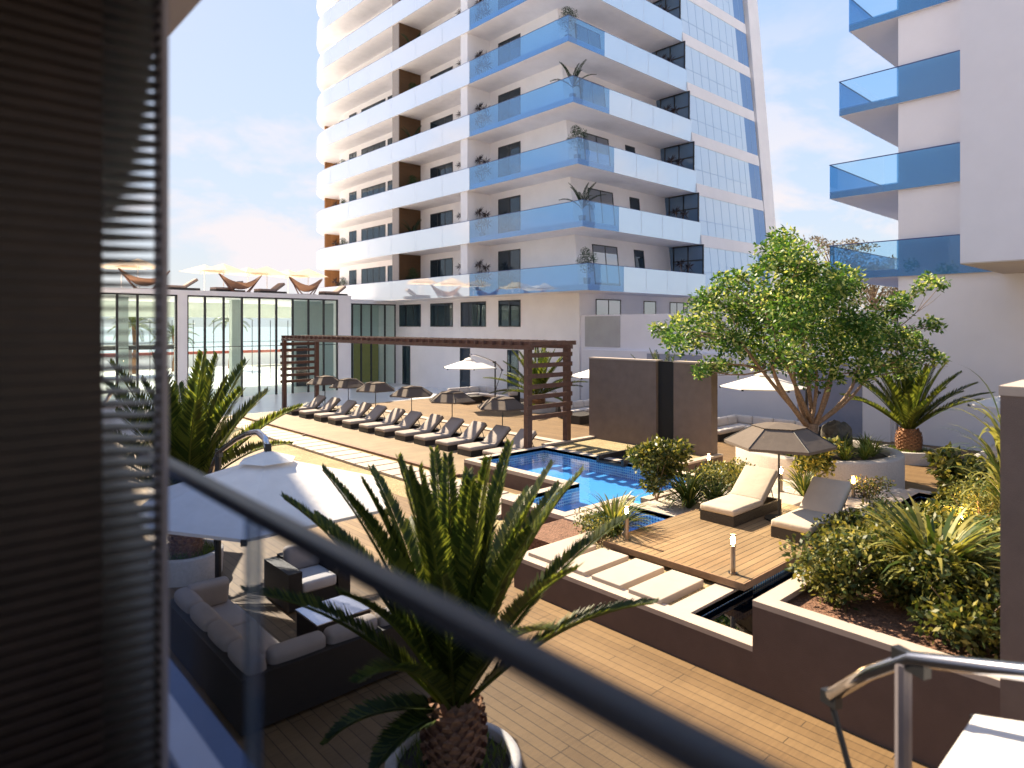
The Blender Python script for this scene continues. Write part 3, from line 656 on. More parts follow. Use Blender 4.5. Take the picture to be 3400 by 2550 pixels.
# ================================================================== small parasols
def parasol(label,loc,group,Hh=1.86,r=1.0,rot=R(56)):
    t=thing('parasol',label,'parasol',loc,rot,group,local=True)
    m=MB(); m.cyl(0,0,0,.03,.26,16); m.cyl(0,0,.03,.06,.10,12); m.build('base',BLACKM,t)
    m=MB(); m.cyl(0,0,.06,Hh-.03,.019,10); m.build('pole',BLACKM,t)
    rim=[(r*C(PI/3*k),r*S(PI/3*k),Hh-.40) for k in range(6)]; mid=[(r*.47*C(PI/3*k),r*.47*S(PI/3*k),Hh-.09) for k in range(6)]
    mid2=[(r*.50*C(PI/3*k),r*.50*S(PI/3*k),Hh-.075) for k in range(6)]
    m=MB(); m.add(rim+mid,[(k,(k+1)%6,6+(k+1)%6,6+k) for k in range(6)])
    for k in range(6):
        a=Vector(rim[k]); b=Vector(rim[(k+1)%6]); m.add([tuple(a),tuple(b),tuple(b-Vector((0,0,.05))),tuple(a-Vector((0,0,.05)))],[(0,1,2,3)])
    cn=m.build('canopy',UMBT,t)
    m=MB(); m.add(mid2+[(0,0,Hh)],[(k,(k+1)%6,6) for k in range(6)]); m.build('vent_cap',UMBT,cn)
    m=MB()
    for k in range(6):
        a=Vector(rim[k]); m.tube([(0,0,Hh-.08),(mid[k][0]*.98,mid[k][1]*.98,mid[k][2]-.015),tuple(a-Vector((0,0,.012)))],.009,5)
        m.tube([tuple(Vector(mid[k])+Vector((0,0,.004))),tuple(a+Vector((0,0,.004)))],.008,5)
    m.build('ribs',BLACKM,cn); return t
pu=None
for i,y in enumerate((32.2,29.7,27.1,24.1,21.2,18.15)):
    n=5-i
    lab='farthest taupe parasol of the lounger row, in front of the far pergola end' if i==0 else 'taupe parasol nearest the pool, touching the near pergola end in the view' if n==0 else f'hexagonal taupe parasol in the lounger row, {ORD[n]} counted from the pool'
    if pu is None: pu=parasol(lab,(16.1,y,.07),'taupe parasols over the sun loungers')
    else: copy_tree(pu,(16.1,y,.07),R(56)+rnd.uniform(-.15,.15),lab)
copy_tree(pu,(12.75,6.10,.662),R(55),'taupe hexagonal parasol standing between the two cream sunbeds',1.04)
for o in SC.objects:
    if o.get('label','').startswith('taupe hexagonal parasol standing'): del o['group']
# ================================================================== big cantilever umbrellas
def cantilever(label,loc,ang,r=1.65,zr=2.35,mast_d=2.14,group=None,dark=False):
    t=thing('cantilever_umbrella',label,'umbrella',loc,0,group,local=True)
    n=6; off=0; hp=.53*r/1.65; seg=4
    vs=[]; ring=[]
    for j in range(seg+1):
        f=j/seg; 
        for k in range(n):
            a=off+2*PI*k/n; z=zr+hp*(1-f)**1.0; vs.append((r*f*C(a),r*f*S(a),z))
    m=MB(); fs=[]
    for j in range(seg):
        for k in range(n):
            a,b=j*n+k,j*n+(k+1)%n
            fs.append((a,b,b+n,a+n) if j else (a,b+n,a+n))
    m.add(vs,fs)
    for k in range(n):   # short valance
        a=Vector(vs[seg*n+k]); b=Vector(vs[seg*n+(k+1)%n]); m.add([tuple(a),tuple(b),tuple(b-Vector((0,0,.035))),tuple(a-Vector((0,0,.035)))],[(0,1,2,3)])
    cn=m.build('canopy',UMBW,t)
    m=MB(); m.add([(.36*C(off+2*PI*k/n)*r/1.65,.36*S(off+2*PI*k/n)*r/1.65,zr+hp-.055) for k in range(n)]+[(0,0,zr+hp+.07)],[(k,(k+1)%n,n) for k in range(n)]); m.build('vent_cap',UMBW,cn)
    for k in range(n):
        a=vs[seg*n+k]; m=MB(); m.tube([(0,0,zr+hp-.05),(a[0]*.5,a[1]*.5,zr+hp*.5-.05),(a[0]*.985,a[1]*.985,zr-.02)],.014,5)
        m.obox((a[0]*.985,a[1]*.985,zr-.035),(.03,.03,.035),RZ(off+2*PI*k/n)); m.build('rib',BLACKM,cn)
    mx_,my_=mast_d*C(ang),mast_d*S(ang); ux,uy=C(ang),S(ang)
    k=r/1.65*.92
    m=MB(); m.tube([(mx_,my_,.06),(mx_,my_,zr+.22)],.045,10); m.build('mast',POSTM if dark else BLACKM,t)
    m=MB(); m.box(mx_-.42,mx_+.42,my_-.42,my_+.42,0,.08); m.build('foot',CONC,t)
    tz=zr+hp
    # arm: tail - over the mast - curved over the canopy - drop to the peak
    P0=[(mast_d+.55*k,tz-.82*k),(mast_d+.25*k,tz-.52*k),(mast_d-.05*k,tz-.28*k),(mast_d-.5*k,tz-.12*k),(mast_d-1.0*k,tz+.06*k),(mast_d-1.5*k,tz+.20*k),(mast_d-1.95*k,tz+.27*k),(.10,tz+.22*k),(0,tz+.12*k)]
    m=MB(); m.tube([(ux*d,uy*d,z) for d,z in P0],.044*max(k,.75),10); ar=m.build('arm',CHROME,t,True)
    m=MB(); rm=RZ(ang)
    d,z=P0[0]; m.obox((ux*d,uy*d,z-.02),(.06,.03,.04),rm); m.build('end_cap',BLACKM,ar); d,z=P0[2]; m=MB(); m.obox((ux*d,uy*d,z-.02),(.10,.03,.05),rm); m.build('bracket',BLACKM,ar); m=MB(); m.obox((0,0,tz+.09),(.035,.035,.06),rm); m.build('hanger',BLACKM,ar)
    m=MB(); d,z=P0[0]; m.tube([(ux*d,uy*d,z-.04),(mx_+ux*.03,my_+uy*.03,max(.9,z-1.35*k))],.02,8); m.build('strut',BLACKM,ar)
    return t
G='large white cantilever umbrellas around the courtyard'
cantilever('big white cantilever umbrella in the near left, partly shaded, beside the wicker lounge set',(3.31,8.16,0),R(87),group=G)
cantilever('white cantilever umbrella seen edge-on behind the left palm, partly hidden by the louver screen',(3.31,16.1,0),R(87),group=G)
cantilever('white cantilever umbrella cut off by the lower right corner, with bright tubular arm',(3.53,-.46,0),R(69),group=G,mast_d=1.86,dark=True)
cantilever('white cantilever umbrella in front of the tower wall, seen under the pergola beam',(22.7,28.3,0),R(-8),1.54,2.24,1.66,G)
cantilever('white cantilever umbrella half hidden behind the large brown wall panel',(22.8,18.9,0),R(-40),1.51,2.29,1.62,G)
cantilever('white cantilever umbrella behind the trunk of the leafy tree',(23.0,11.6,0),R(-40),1.51,2.29,1.62,G)
cantilever('white cantilever umbrella tip peeking out left of the brown pillar',(23.0,3.8,0),R(-40),1.51,2.29,1.62,G)
# ================================================================== lounge sofas
def lsofa(label,loc,rz,group,lx=2.5,ly=2.85,cush=CUSH,cushb=None):   # corner at origin, backs on -x and -y
    t=thing('corner_sofa',label,'sofa',loc,rz,group,local=True); cb=cushb or cush
    D=.82
    m=MB(); m.box(0,.16,0,ly,.04,.64); m.box(.16,lx,0,.16,.04,.64); m.box(.16,D,.16,ly,.04,.28); m.box(D,lx,.16,D,.04,.28)
    m.box(.16,D,ly-.0,ly+.02,.04,.45); m.build('frame',WICK,t)
    n=3; w=(ly-.86)/2
    for i in range(2):
        m=MB(); m.rbox((.52,.86+w*(i+.5),.36),(.70,w-.015,.17),.05,3,None,.15); m.build('seat_cushion',cush,t,True)
    m=MB(); m.rbox((.52,.51,.36),(.70,.69,.17),.05,3,None,.15); m.build('seat_cushion',cush,t,True)
    w2=(lx-.87)/2
    for i in range(2):
        m=MB(); m.rbox((.87+w2*(i+.5),.51,.36),(w2-.015,.69,.17),.05,3,None,.15); m.build('seat_cushion',cush,t,True)
    for i in range(4):
        w=(ly-.05)/4; m=MB(); m.rbox((.21,.03+w*(i+.5),.615),(.21,w-.012,.36),.075,4,RY(R(-8)),.25); m.build('back_cushion',cb,t,True)
    for i in range(3):
        w=(lx-.36)/3; m=MB(); m.rbox((.36+w*(i+.5),.21,.615),(w-.012,.21,.36),.075,4,Matrix.Rotation(R(8),3,'X'),.25); m.build('back_cushion',cb,t,True)
    m=MB(); m.rbox((.52,ly-.13,.63),(.58,.17,.40),.07,4,Matrix.Rotation(R(12),3,'X'),.3); m.build('pillow',cb,t,True)
    return t
near=lsofa('dark wicker corner sofa with beige cushions behind the balcony rail in the near left',(2.66,7.28,0),0,'wicker corner sofas',2.5,2.86)
far=[((26.4,31.8,0),'white cushioned corner sofa under the umbrella in front of the tower wall'),((26.0,22.2,0),'white cushioned corner sofa partly hidden by the large brown wall panel'),((25.9,14.3,0),'white cushioned corner sofa behind the taupe parasol, right of the brown panels'),((25.4,5.2,0),'white cushioned sofa just left of the brown pillar above the shrubs')]
fs_=lsofa(far[0][1],far[0][0],PI,'wicker corner sofas',2.7,3.6,CUSHF)
for l,s in far[1:]: copy_tree(fs_,l,PI,s)
def ctable(label,loc,lx=.86,ly=.70,h=.41,group=None):
    t=thing('coffee_table',label,'coffee table',loc,0,group,local=True)
    m=MB(); m.box(-lx/2+.02,lx/2-.02,-ly/2+.02,ly/2-.02,.0,h-.03); m.build('base',WICK,t)
    m=MB(); m.rbox((0,0,h-.015),(lx,ly,.028),.008,2); m.build('table_top',TABLE,t); return t
ctable('low dark coffee table with shiny top in front of the near wicker sofa',(4.54,8.81,0))
for i,(x,y,s) in enumerate([(24.2,30.4,'low dark wicker table under the umbrella by the tower wall'),(23.3,20.6,'low dark wicker table left of the large brown wall panel')]):
    t=thing('coffee_table',s,'coffee table',(x,y,0)); m=MB(); m.box(x-.75,x+.75,y-.5,y+.5,0,.36); m.build('base',WICK,t); m=MB(); m.box(x-.76,x+.76,y-.51,y+.51,.36,.39); m.build('table_top',WICK,t)
t=thing('armchair','dark wicker armchair with pale cushions beyond the shiny coffee table','armchair',(4.9,10.4,0))
m=MB(); m.box(4.36,4.58,9.93,10.9,.03,.62); m.box(5.2,5.42,9.93,10.9,.03,.62); m.box(4.58,5.2,10.7,10.9,.03,.66); m.box(4.58,5.2,9.95,10.7,.03,.25); m.build('frame',WICK,t)
m=MB(); m.rbox((4.89,10.30,.34),(.60,.74,.18),.05,3,None,.15); m.build('seat_cushion',CUSHF,t,True)
m=MB(); m.rbox((4.89,10.63,.62),(.60,.18,.42),.07,4,Matrix.Rotation(R(-10),3,'X'),.25); m.build('back_cushion',CUSH,t,True)
# ================================================================== bollard lamps
BULB=emit('lamp_glow',(1,.66,.30),70)
LGL=glass('lamp_glass',(.95,.9,.82),1.3)
lp=[((9.44,5.25,.662),'lit steel bollard lamp at the near corner of the timber platform'),((9.50,7.35,.662),'lit steel bollard lamp at the left corner of the platform beside the grass clump'),
((15.9,9.55,.45),'lit bollard lamp beside the narrow brown wall panel'),((15.75,7.48,.45),'lit bollard lamp behind the left cream sunbed, under the parasol'),((16.0,5.90,.45),'lit bollard lamp in front of the round concrete planter'),((13.9,3.3,.5),'glowing bollard lamp half buried in the pale shrub near the pillar')]
for p,s in lp:
    t=thing('bollard_lamp',s,'lamp',p,0,'lit bollard lamps in the garden'); x,y,z=p
    m=MB(); m.cyl(x,y,z,z+.015,.075,16); m.cyl(x,y,z+.015,z+.42,.038,16); m.build('post',STEEL,t,False)
    m=MB(); m.cyl(x,y,z+.42,z+.435,.046,16); m.cyl(x,y,z+.59,z+.61,.052,16); m.build('collar',STEEL,t)
    m=MB(); m.cyl(x,y,z+.435,z+.59,.034,12); m.build('shade',LGL,t)
    m=MB(); m.lathe((x,y,z+.445),[(.001,0),(.026,.012),(.032,.06),(.026,.12),(.001,.135)],12); m.build('bulb',BULB,t,True)
    ld=bpy.data.lights.new('bollard_light','POINT'); ld.energy=14; ld.color=(1,.62,.28); ld.shadow_soft_size=.03
    lo=bpy.data.objects.new('bollard_light',ld); COL.objects.link(lo); lo.parent=t; lo.location=(0,0,.66)
# ================================================================== roof terrace
def rumb(label,loc,r=1.35):
    t=thing('roof_umbrella',label,'umbrella',loc,R(rnd.uniform(0,90)),'cream umbrellas on the pavilion roof',local=True)
    m=MB(); m.cyl(0,0,0,1.95,.025,8); m.cyl(0,0,0,.06,.3,12); m.build('pole',WHITE,t)
    n=4; rim=[(r*1.15*C(PI/4+PI/2*k),r*1.15*S(PI/4+PI/2*k),1.45) for k in range(n)]
    m=MB(); m.add(rim+[(0,0,1.98)],[(k,(k+1)%n,n) for k in range(n)])
    for k in range(n): m.tube([(0,0,1.93),tuple(Vector(rim[k])-Vector((0,0,.02)))],.012,5)
    m.build('canopy',UMBC,t); return t
rp=[(10.3,45.2),(9.7,46.6),(15.3,45.0),(14.6,46.6),(18.2,45.0),(17.5,46.6),(21.2,45.0),(20.4,46.6),(7.0,45.2),(6.5,46.8)]
names=['front cream umbrella of the pair above the left hammock','rear cream umbrella of the pair above the left hammock','front cream umbrella above the middle hammock','rear cream umbrella left of the middle hammock','front cream umbrella between the middle and right hammocks','rear cream umbrella between the middle and right hammocks','front cream umbrella above the right hammock beside the tower','rear cream umbrella left of the right hammock','front roof umbrella seen through the louver blades','rear roof umbrella seen through the louver blades']
ru=None
for (x,y),s in zip(rp,names):
    s2=s+' on the pavilion roof'
    if ru is None: ru=rumb(s2,(x,y,6.66))
    else: copy_tree(ru,(x,y,6.66),R(rnd.uniform(20,70)),s2)
HLEG=M('hammock_wood',(.16,.07,.045),.6,.2)
def hammock(label,loc):
    t=thing('hammock',label,'hammock',loc,0,'sling hammocks along the roof edge',local=True)
    vs=[]; fs=[]; n=18; k=7
    for i in range(n+1):
        u=-1+2*i/n; x=1.30*u; zc=.20+.95*abs(u)**2.2; wd=.52*(1-.80*u*u)+.05; hh=.42*(1-u*u)
        for j in range(k+1):
            v=-1+2*j/k; vs.append((x,v*wd,zc+hh*(v*v)))
    for i in range(n):
        for j in range(k): a=i*(k+1)+j; fs.append((a,a+1,a+k+2,a+k+1))
    m=MB(); m.add(vs,fs); m.build('sling',SLING,t,True)
    for sgn in (-1,1):
        m=MB(); m.tube([(1.36*sgn,0,1.18),(1.05*sgn,0,.75),(.75*sgn,-.1,.38),(.45*sgn,-.2,.03)],.04,7); m.tube([(1.36*sgn,0,1.18),(1.05*sgn,0,.75),(.75*sgn,.1,.38),(.45*sgn,.2,.03)],.04,7); m.build('leg',HLEG,t)
    m=MB(); m.tube([(-.6,-.25,.03),(.6,-.25,.03)],.03,6); m.tube([(-.6,.25,.03),(.6,.25,.03)],.03,6); m.build('stand',HLEG,t); return t
h0=hammock('tan boat-shaped hammock at the left of the roof edge, behind the grey post',(10.2,43.2,6.66))
copy_tree(h0,(15.75,43.2,6.66),0,'tan boat-shaped hammock in the middle of the roof edge')
copy_tree(h0,(20.2,43.2,6.66),R(12),'tan boat-shaped hammock at the right end of the roof edge beside the tower')
rl=lounger('roof_lounger','brown roof lounger right of the left hammock','sun lounger',(11.3,43.6,6.66),'brown loungers on the pavilion roof',fabric('brown_cushion',(.30,.22,.18)),R(35),False)
for x,s in ((14.2,'brown roof lounger left of the middle hammock'),(17.0,'brown roof lounger right of the middle hammock'),(21.6,'brown roof lounger near the tower glass')): copy_tree(rl,(x,43.7,6.66),R(10),s)
# ================================================================== own balcony, louver screen, rail
t=thing('balcony','near balcony slab with grey kerb and beige soffit at the left edge','balcony',(0,0,2.6))
m=MB(); m.box(-4,.925,-4,14,2.55,2.9); m.build('floor_slab',KERBB,t)
m=MB(); m.box(.712,.822,-4,14,2.9,2.93); m.build('kerb',KERB,t)
m=MB(); m.box(-4,.925,-4,4.6,5.9,6.2); m.build('ceiling',BEIGE,t)
t=thing('balcony_rail','dark blue metal balcony rail with glass panels running diagonally in front','railing',(.69,0,2.93))
m=MB(); m.rbox((.630,.3,4.041),(.052,4.7,.032),.008,3); m.build('handrail',RAILM,t,True)
m=MB(); m.box(.615,.627,-2,1.595,2.93,4.024); m.build('glass_panel',GLR,t)
m=MB(); m.box(.615,.627,1.64,2.56,2.93,4.024); m.build('glass_panel',GLR,t)
m=MB(); m.box(.605,.637,1.60,1.635,2.93,4.024); m.build('glass_post',glass('blue_grey_glass_post',(.66,.72,.80),1.3,.0,(1,1,1),(.10,.13,.18),.28,0,.15),t)  # semi-transparent blue-grey post between the two panels
t=thing('louver_screen','dark brown louvered privacy screen filling the left edge of the view','screen',(.3,2.6,2.9))
z=2.93; k=0
bl=[]
while z<5.88:
    bl.append((-1.0,.552,z)); z+=.0352
Y0=2.15
def blade(z):
    m=MB(); th=.006
    pl=[(-1.2,Y0),(.552,Y0),(.552,Y0+.062),(.455,Y0+.2),(-1.2,Y0+.2)]
    m.prism(pl,z,z+th); return m
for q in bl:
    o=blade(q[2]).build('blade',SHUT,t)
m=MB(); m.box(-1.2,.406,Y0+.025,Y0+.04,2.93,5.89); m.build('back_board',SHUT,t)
m=MB(); m.box(.552,.567,Y0-.02,Y0+.08,2.93,5.9); m.build('post',POSTM,t)
# unseen wing added farther left to shade the near umbrella
t=thing('shading_wing','unseen white wing added behind the louver screen to shade the near umbrella','building',(0,30,0))
m=MB(); m.box(-12,3.9,22.5,38,0,26); m.build('wall',WHITE,t)
for k in range(7): 
    windowX(22.5,-1,2.6,2.8+3.3*k,5.0+3.3*k,t,3)
m=MB(); m.box(-20,-.05,14.2,22.4,0,14); m.build('lower_wall',WHITE,t)
# ================================================================== palms
def frond(mb,base,az,el,ln,droop,nl=34,ll=.26,lw=.028,cut=0,mi0=0,mi1=1):
    h=Vector((C(az),S(az),0)); p=Vector(base); pts=[p.copy()]; e=el; n=16; st=ln/n; tang=[]
    for i in range(n):
        d=h*C(e)+Vector((0,0,1))*S(e); tang.append(d); p=p+d*st; pts.append(p.copy()); e-=droop/n*(.3+1.5*i/n)
    mb.tube(pts,[.022*(1-.85*i/n)+.003 for i in range(n+1)],4,mi1,False)
    side=h.cross(Vector((0,0,1))).normalized()
    tw=rnd.uniform(-.25,.25)
    for k in range(nl):
        f=.10+.90*(k+.5)/nl; x=f*n; i=min(int(x),n-1); q=pts[i].lerp(pts[i+1],x-i); t=tang[i]; up=side.cross(t).normalized()
        L=ll*(.35+.65*min(1,f*4.5))*(1-.62*max(0,(f-.55)/.45)**1.3)
        for s in (-1,1):
            d=(side*s*(.80)+t*(.62+.5*f)+up*(.38+tw*s)).normalized()
            d=(d+rv()*.06).normalized()
            nn=up-side*s*.4
            mb.leafq(q,d,nn,L*rnd.uniform(.9,1.08),lw,mi0 if rnd.random()<.62 else mi1)
def palm(label,loc,zt,nf,fl,th=.62,tr=.26,pr=.65,seed=1,nl=34,group='cycad palms in round planters',elmin=8,elmax=84,planter=True,plab=None,ll=.26,lw=.030,lows=(),prh=.45):
    global rnd
    keep=rnd; rnd=random.Random(seed)
    t=thing('palm',label,'palm',(loc[0],loc[1],loc[2]),0,group)
    x,y,z=loc
    m=MB(); H=zt-z
    m.lathe((x,y,z),[(tr*.8,0),(tr*.95,H*.2),(tr,H*.5),(tr*.85,H*.85),(tr*.4,H)],14)
    nr=int(H/.055)
    for i in range(nr):
        zz=z+H*(i+.3)/nr; f=(i+.3)/nr; rr=tr*(.88+.14*S(PI*min(1,f*1.1)))*(1 if f<.85 else .85)
        for k in range(13):
            a=2*PI*(k+.5*(i%2))/13+rnd.uniform(-.06,.06); c=Vector((x+rr*C(a),y+rr*S(a),zz)); o=Vector((C(a),S(a),0)); u=Vector((-S(a),C(a),0)); w_=rr*.24; hh=.058
            m.add([tuple(c-u*w_-Vector((0,0,hh*.4))),tuple(c+u*w_-Vector((0,0,hh*.4))),tuple(c+u*w_*.6+o*.045+Vector((0,0,hh*.8))),tuple(c-u*w_*.6+o*.045+Vector((0,0,hh*.8))),tuple(c+Vector((0,0,hh)))],[(0,1,2,3),(3,2,4)])
    m.build('trunk',TRUNK,t)
    m=MB()
    for i in range(nf):
        f=i/(nf-1); az=i*2.39996+rnd.uniform(-.2,.2); el=R(elmax-(elmax-elmin)*f**1.05+rnd.uniform(-5,5))
        frond(m,(x+.10*C(az),y+.10*S(az),zt-.05+.10*(1-f)),az,el,fl*rnd.uniform(.86,1.08)*(.92+.1*f),R(8+30*f),nl,ll,lw)
    for az,el,k in lows: frond(m,(x,y,zt-.12),R(az),R(el),fl*k,R(62),nl,ll,lw)
    m.build('crown',[LF['palm_leaf_dark'],LF['palm_leaf_light']],t)
    if planter:
        q=thing('round_pot',plab,'planter',(x,y,0),0,'round concrete palm pots')
        m=MB(); m.lathe((x,y,0),[(pr*.97,0),(pr,prh-.03),(pr-.02,prh),(pr-.10,prh),(pr-.11,prh-.1)],48); m.build('ring',POTM,q,True)
        m=MB(); m.lathe((x,y,0),[(pr-.10,prh-.09),(.01,prh-.06)],24); m.build('soil',SOIL,q)
        g=MB()
        for i in range(420):
            a=rnd.uniform(0,6.28); r0=rnd.uniform(tr*.95,pr-.13); g.leafq((x+r0*C(a),y+r0*S(a),prh-.09),Vector((rnd.uniform(-.5,.5),rnd.uniform(-.5,.5),1)),rv(),rnd.uniform(.08,.2),.014)
        tag(g.build('pot_grass',LF['grass_leaf']),'short grass around the trunk in the '+plab,'grass',kind='stuff')
    rnd=keep; return t
palm('large cycad palm in the foreground spreading behind the balcony rail',(3.78,4.95,.36),1.0,34,2.36,seed=4,nl=110,ll=.235,lw=.034,tr=.27,pr=.64,plab='round concrete pot at the bottom of the view',elmin=48,elmax=88,lows=((150,14,.52),(172,4,.36)))
palm('cycad palm at the left behind the near white umbrella',(3.7,12.8,.36),1.45,26,2.6,seed=11,nl=70,ll=.42,lw=.05,tr=.27,pr=.62,plab='round concrete pot under the left palm',elmin=34)
palm('cycad palm seen through the slats of the near pergola end',(24.6,24.9,.30),0.85,30,2.9,seed=21,nl=44,ll=.34,lw=.06,tr=.36,pr=.95,plab='round concrete pot behind the near pergola end',prh=.4)
palm('cycad palm right of the leafy tree against the pale wall',(24.7,7.35,.30),1.08,34,2.55,seed=33,nl=46,ll=.30,lw=.05,tr=.36,pr=.85,plab='round concrete pot behind the large round planter',prh=.4,elmin=34)
palm('cycad palm of which only frond tips rise above the brown wall panels',(24.5,16.9,.30),1.35,22,2.3,seed=41,nl=26,ll=.28,lw=.045,tr=.34,pr=.85,plab='round concrete pot hidden behind the brown wall panels',prh=.4)
# ================================================================== leafy tree
def leafcloud(mb,c,r,n,size,mats,flat=1.0,up=.4,hang=0):
    for i in range(n):
        d=rv(); k=rnd.random()**.45; p=Vector(c)+Vector((d.x*r,d.y*r,d.z*r*flat))*k
        nn=(rv()+Vector((0,0,up))).normalized(); dd=(d*.6+rv()).normalized(); dd=dd-nn*dd.dot(nn)
        mi=rnd.choices(range(len(mats)),mats)[0]
        mb.leafq(p,dd if dd.length>.1 else rv(),nn,size*rnd.uniform(.7,1.25),size*.52,mi)
def at(px,py,d):
    return FW*d+RT*((px-1700)/2190*d)+Vector((0,0,4.5-(py-1083)/2190*d))
T0=at(2690,1462,19.8); T0.z=.86
tree=thing('leafy_tree','spreading leafy green tree with several trunks growing in the round planter','tree',tuple(T0))
D0=19.8
cl=[(2190,1092,32),(2235,1112,42),(2285,1085,48),(2330,1030,50),(2375,985,52),(2300,1140,45),(2360,1100,65),(2430,1030,70),(2420,1130,65),(2480,960,62),(2500,1060,85),(2490,1160,60),(2560,980,80),(2590,1080,90),(2570,1180,65),(2640,1000,90),(2680,1100,95),(2650,1190,70),(2720,1010,80),(2760,1090,85),(2740,1190,60),(2800,980,60),(2830,1060,75),(2820,1160,70),(2640,900,62),(2610,840,66),(2600,790,48),(2660,860,66),(2690,920,60),(2560,880,42),(2510,895,30),(2700,960,60),(2740,930,50),(2820,930,50),(2790,920,42),(2870,1130,65),(2890,1200,50),(2910,1080,62),(2960,1130,55),(2940,1030,48),(3000,1180,42),(2960,1215,45),(3020,1120,42),(3060,1150,32),(2990,1000,38),(3050,960,30),(3080,930,26),(3125,945,24),(3085,1075,30),(3110,1085,22),(3090,1180,30),(3120,1190,22),(2365,1215,40),(2330,1225,28),(2410,1215,30),(2400,940,28),(2450,915,30),(2250,1060,28),(2860,1240,36),(3010,1230,26),(2780,1250,28),(2520,1210,34),(2680,1240,34)]
m=MB(); cen=[]
for i,(px,py,r) in enumerate(cl):
    ex=1-min(1,abs(px-2660)/520); d=D0+rnd.uniform(-1,1)*(.5+1.9*ex)*(.8 if py<900 else 1)
    c=at(px,py,d); rr=r/2190*d*1.05; cen.append(c)
    n=int(40+ 1150*rr*rr*.80)
    leafcloud(m,c,rr,n,.150,[3.5,5,3.2],.85,.9)
    if ex>.25:
        c2=at(px+rnd.uniform(-60,60),py+rnd.uniform(-30,30),D0+rnd.uniform(-2.4,2.4)); leafcloud(m,c2,rr*.8,n//2,.15,[5,4,1.5],.85,.9)
m.build('crown',[LF['tree_leaf_dark'],LF['tree_leaf_mid'],LF['tree_leaf_sunlit']],tree)
m=MB()
def curve(a,b,bend,n=7):
    a=Vector(a); b=Vector(b); o=[]
    for i in range(n+1):
        f=i/n; p=a.lerp(b,f)+Vector(bend)*S(PI*f); o.append(p)
    return o
K=at(2695,1408,19.8)
m.tube([tuple(T0-Vector((0,0,.05))),tuple(T0.lerp(K,.5)),tuple(K)],[.25,.195,.19],10)
limbs=[((2560,1200),.125,(-.25,.0,.15)),((2450,1120),.095,(-.2,.1,.2)),((2640,1180),.10,(-.1,.2,.05)),((2690,1120),.09,(.1,-.2,.1)),((2760,1180),.11,(.25,.1,.05)),((2860,1160),.10,(.3,-.1,-.15)),((2930,1120),.075,(.35,0,-.2)),((2640,930),.10,(.05,.1,.1)),((2790,1020),.085,(.2,.15,0)),((2540,1030),.09,(-.2,-.2,.2))]
ends=[]
for i,((px,py),r,bd) in enumerate(limbs):
    e=at(px,py,D0+rnd.uniform(-.9,.9)); off=Vector(((i-4.5)*.02,rnd.uniform(-.08,.08),0))
    c=curve(K+off-Vector((0,0,.1)),e,RT*bd[0]+Vector((0,0,bd[2]))+FW*bd[1]); nn=len(c)
    m.tube([tuple(p) for p in c],[r*.74*(1-.55*j/(nn-1)) for j in range(nn)],8); ends+=[(p,r*.74*(1-.55*j/(nn-1))) for j,p in enumerate(c) if j>=nn//2]
for c in cen:
    p,r=min(ends,key=lambda q:(q[0]-c).length+ (1.2 if q[0].z>c.z else 0))
    cc=curve(p,c,rv()*.18,5); m.tube([tuple(q) for q in cc],[min(r*.6,.035)*(1-.75*j/5)+.004 for j in range(6)],5)
    for k in range(2):
        e=c+rv()*.35; m.tube([tuple(cc[3]),tuple(cc[3].lerp(e,.6)+rv()*.05),tuple(e)],[.009,.006,.003],4)
m.build('trunk',BARK,tree,True)
# ================================================================== shrubs and grasses
def shrub(label,x,y,z,rx,h,n,size,mats,mix,group=None,ry=None,cat='shrub',name='shrub',clumps=9):
    t=thing(name,label,cat,(x,y,z),0,group); ry=ry or rx
    m=MB(); 
    for i in range(clumps):
        a=2*PI*i/clumps*1.0+rnd.uniform(-.5,.5); k=rnd.uniform(.25,.85); zz=h*rnd.uniform(.28,.86)
        c=(x+rx*k*C(a)*.8,y+ry*k*S(a)*.8,z+zz); leafcloud(m,c,min(rx,ry,h)*rnd.uniform(.34,.50),n//clumps,size,mix,.8,.7)
    m.build('foliage',mats,t)
    m=MB()
    for i in range(7):
        a=rnd.uniform(0,6.28); m.tube([(x,y,z-.03),(x+rx*.25*C(a),y+ry*.25*S(a),z+h*.4),(x+rx*.6*C(a),y+ry*.6*S(a),z+h*.75)],[.014,.010,.005],4)
    m.build('stems',BARK,t); return t
def straps(label,x,y,z,h,sp,n,wd,mats,mix,name='strap_plant',cat='plant',group=None,stemh=0,droop=1.0):
    t=thing(name,label,cat,(x,y,z),0,group); m=MB()
    for i in range(n):
        a=rnd.uniform(0,6.28); e=rnd.uniform(.25,1.0); mi=rnd.choices(range(len(mats)),mix)[0]
        hd=Vector((C(a),S(a),0)); sd=Vector((-S(a),C(a),0)); L=h*rnd.uniform(.75,1.2); el=R(82-52*(1-e)); p=Vector((x,y,z+stemh*rnd.uniform(.4,1)))+hd*.03; N_=7; vs=[]
        for j in range(N_+1):
            f=j/N_; w_=wd*(.55+.9*f if f<.4 else .91*(1-((f-.4)/.6)**2)+.02)*.5
            vs+=[tuple(p-sd*w_),tuple(p+sd*w_)]
            d=hd*C(el)+Vector((0,0,1))*S(el); p=p+d*L/N_; el-=droop*R(150)/N_*(.25+f*1.1)*(1.25-e*.6)*sp
        m.add(vs,[(2*j,2*j+1,2*j+3,2*j+2) for j in range(N_)],mi)
    m.build('leaves',mats,t)
    if stemh:
        q=MB(); q.tube([(x,y,z-.03),(x+.02,y,z+stemh)],[.03,.022],6); q.build('stem',BARK,t)
    return t
SH=[LF['shrub_leaf_dark'],LF['shrub_leaf_mid'],LF['shrub_leaf_light']]
ST=[LF['strap_leaf_dark'],LF['strap_leaf_light']]
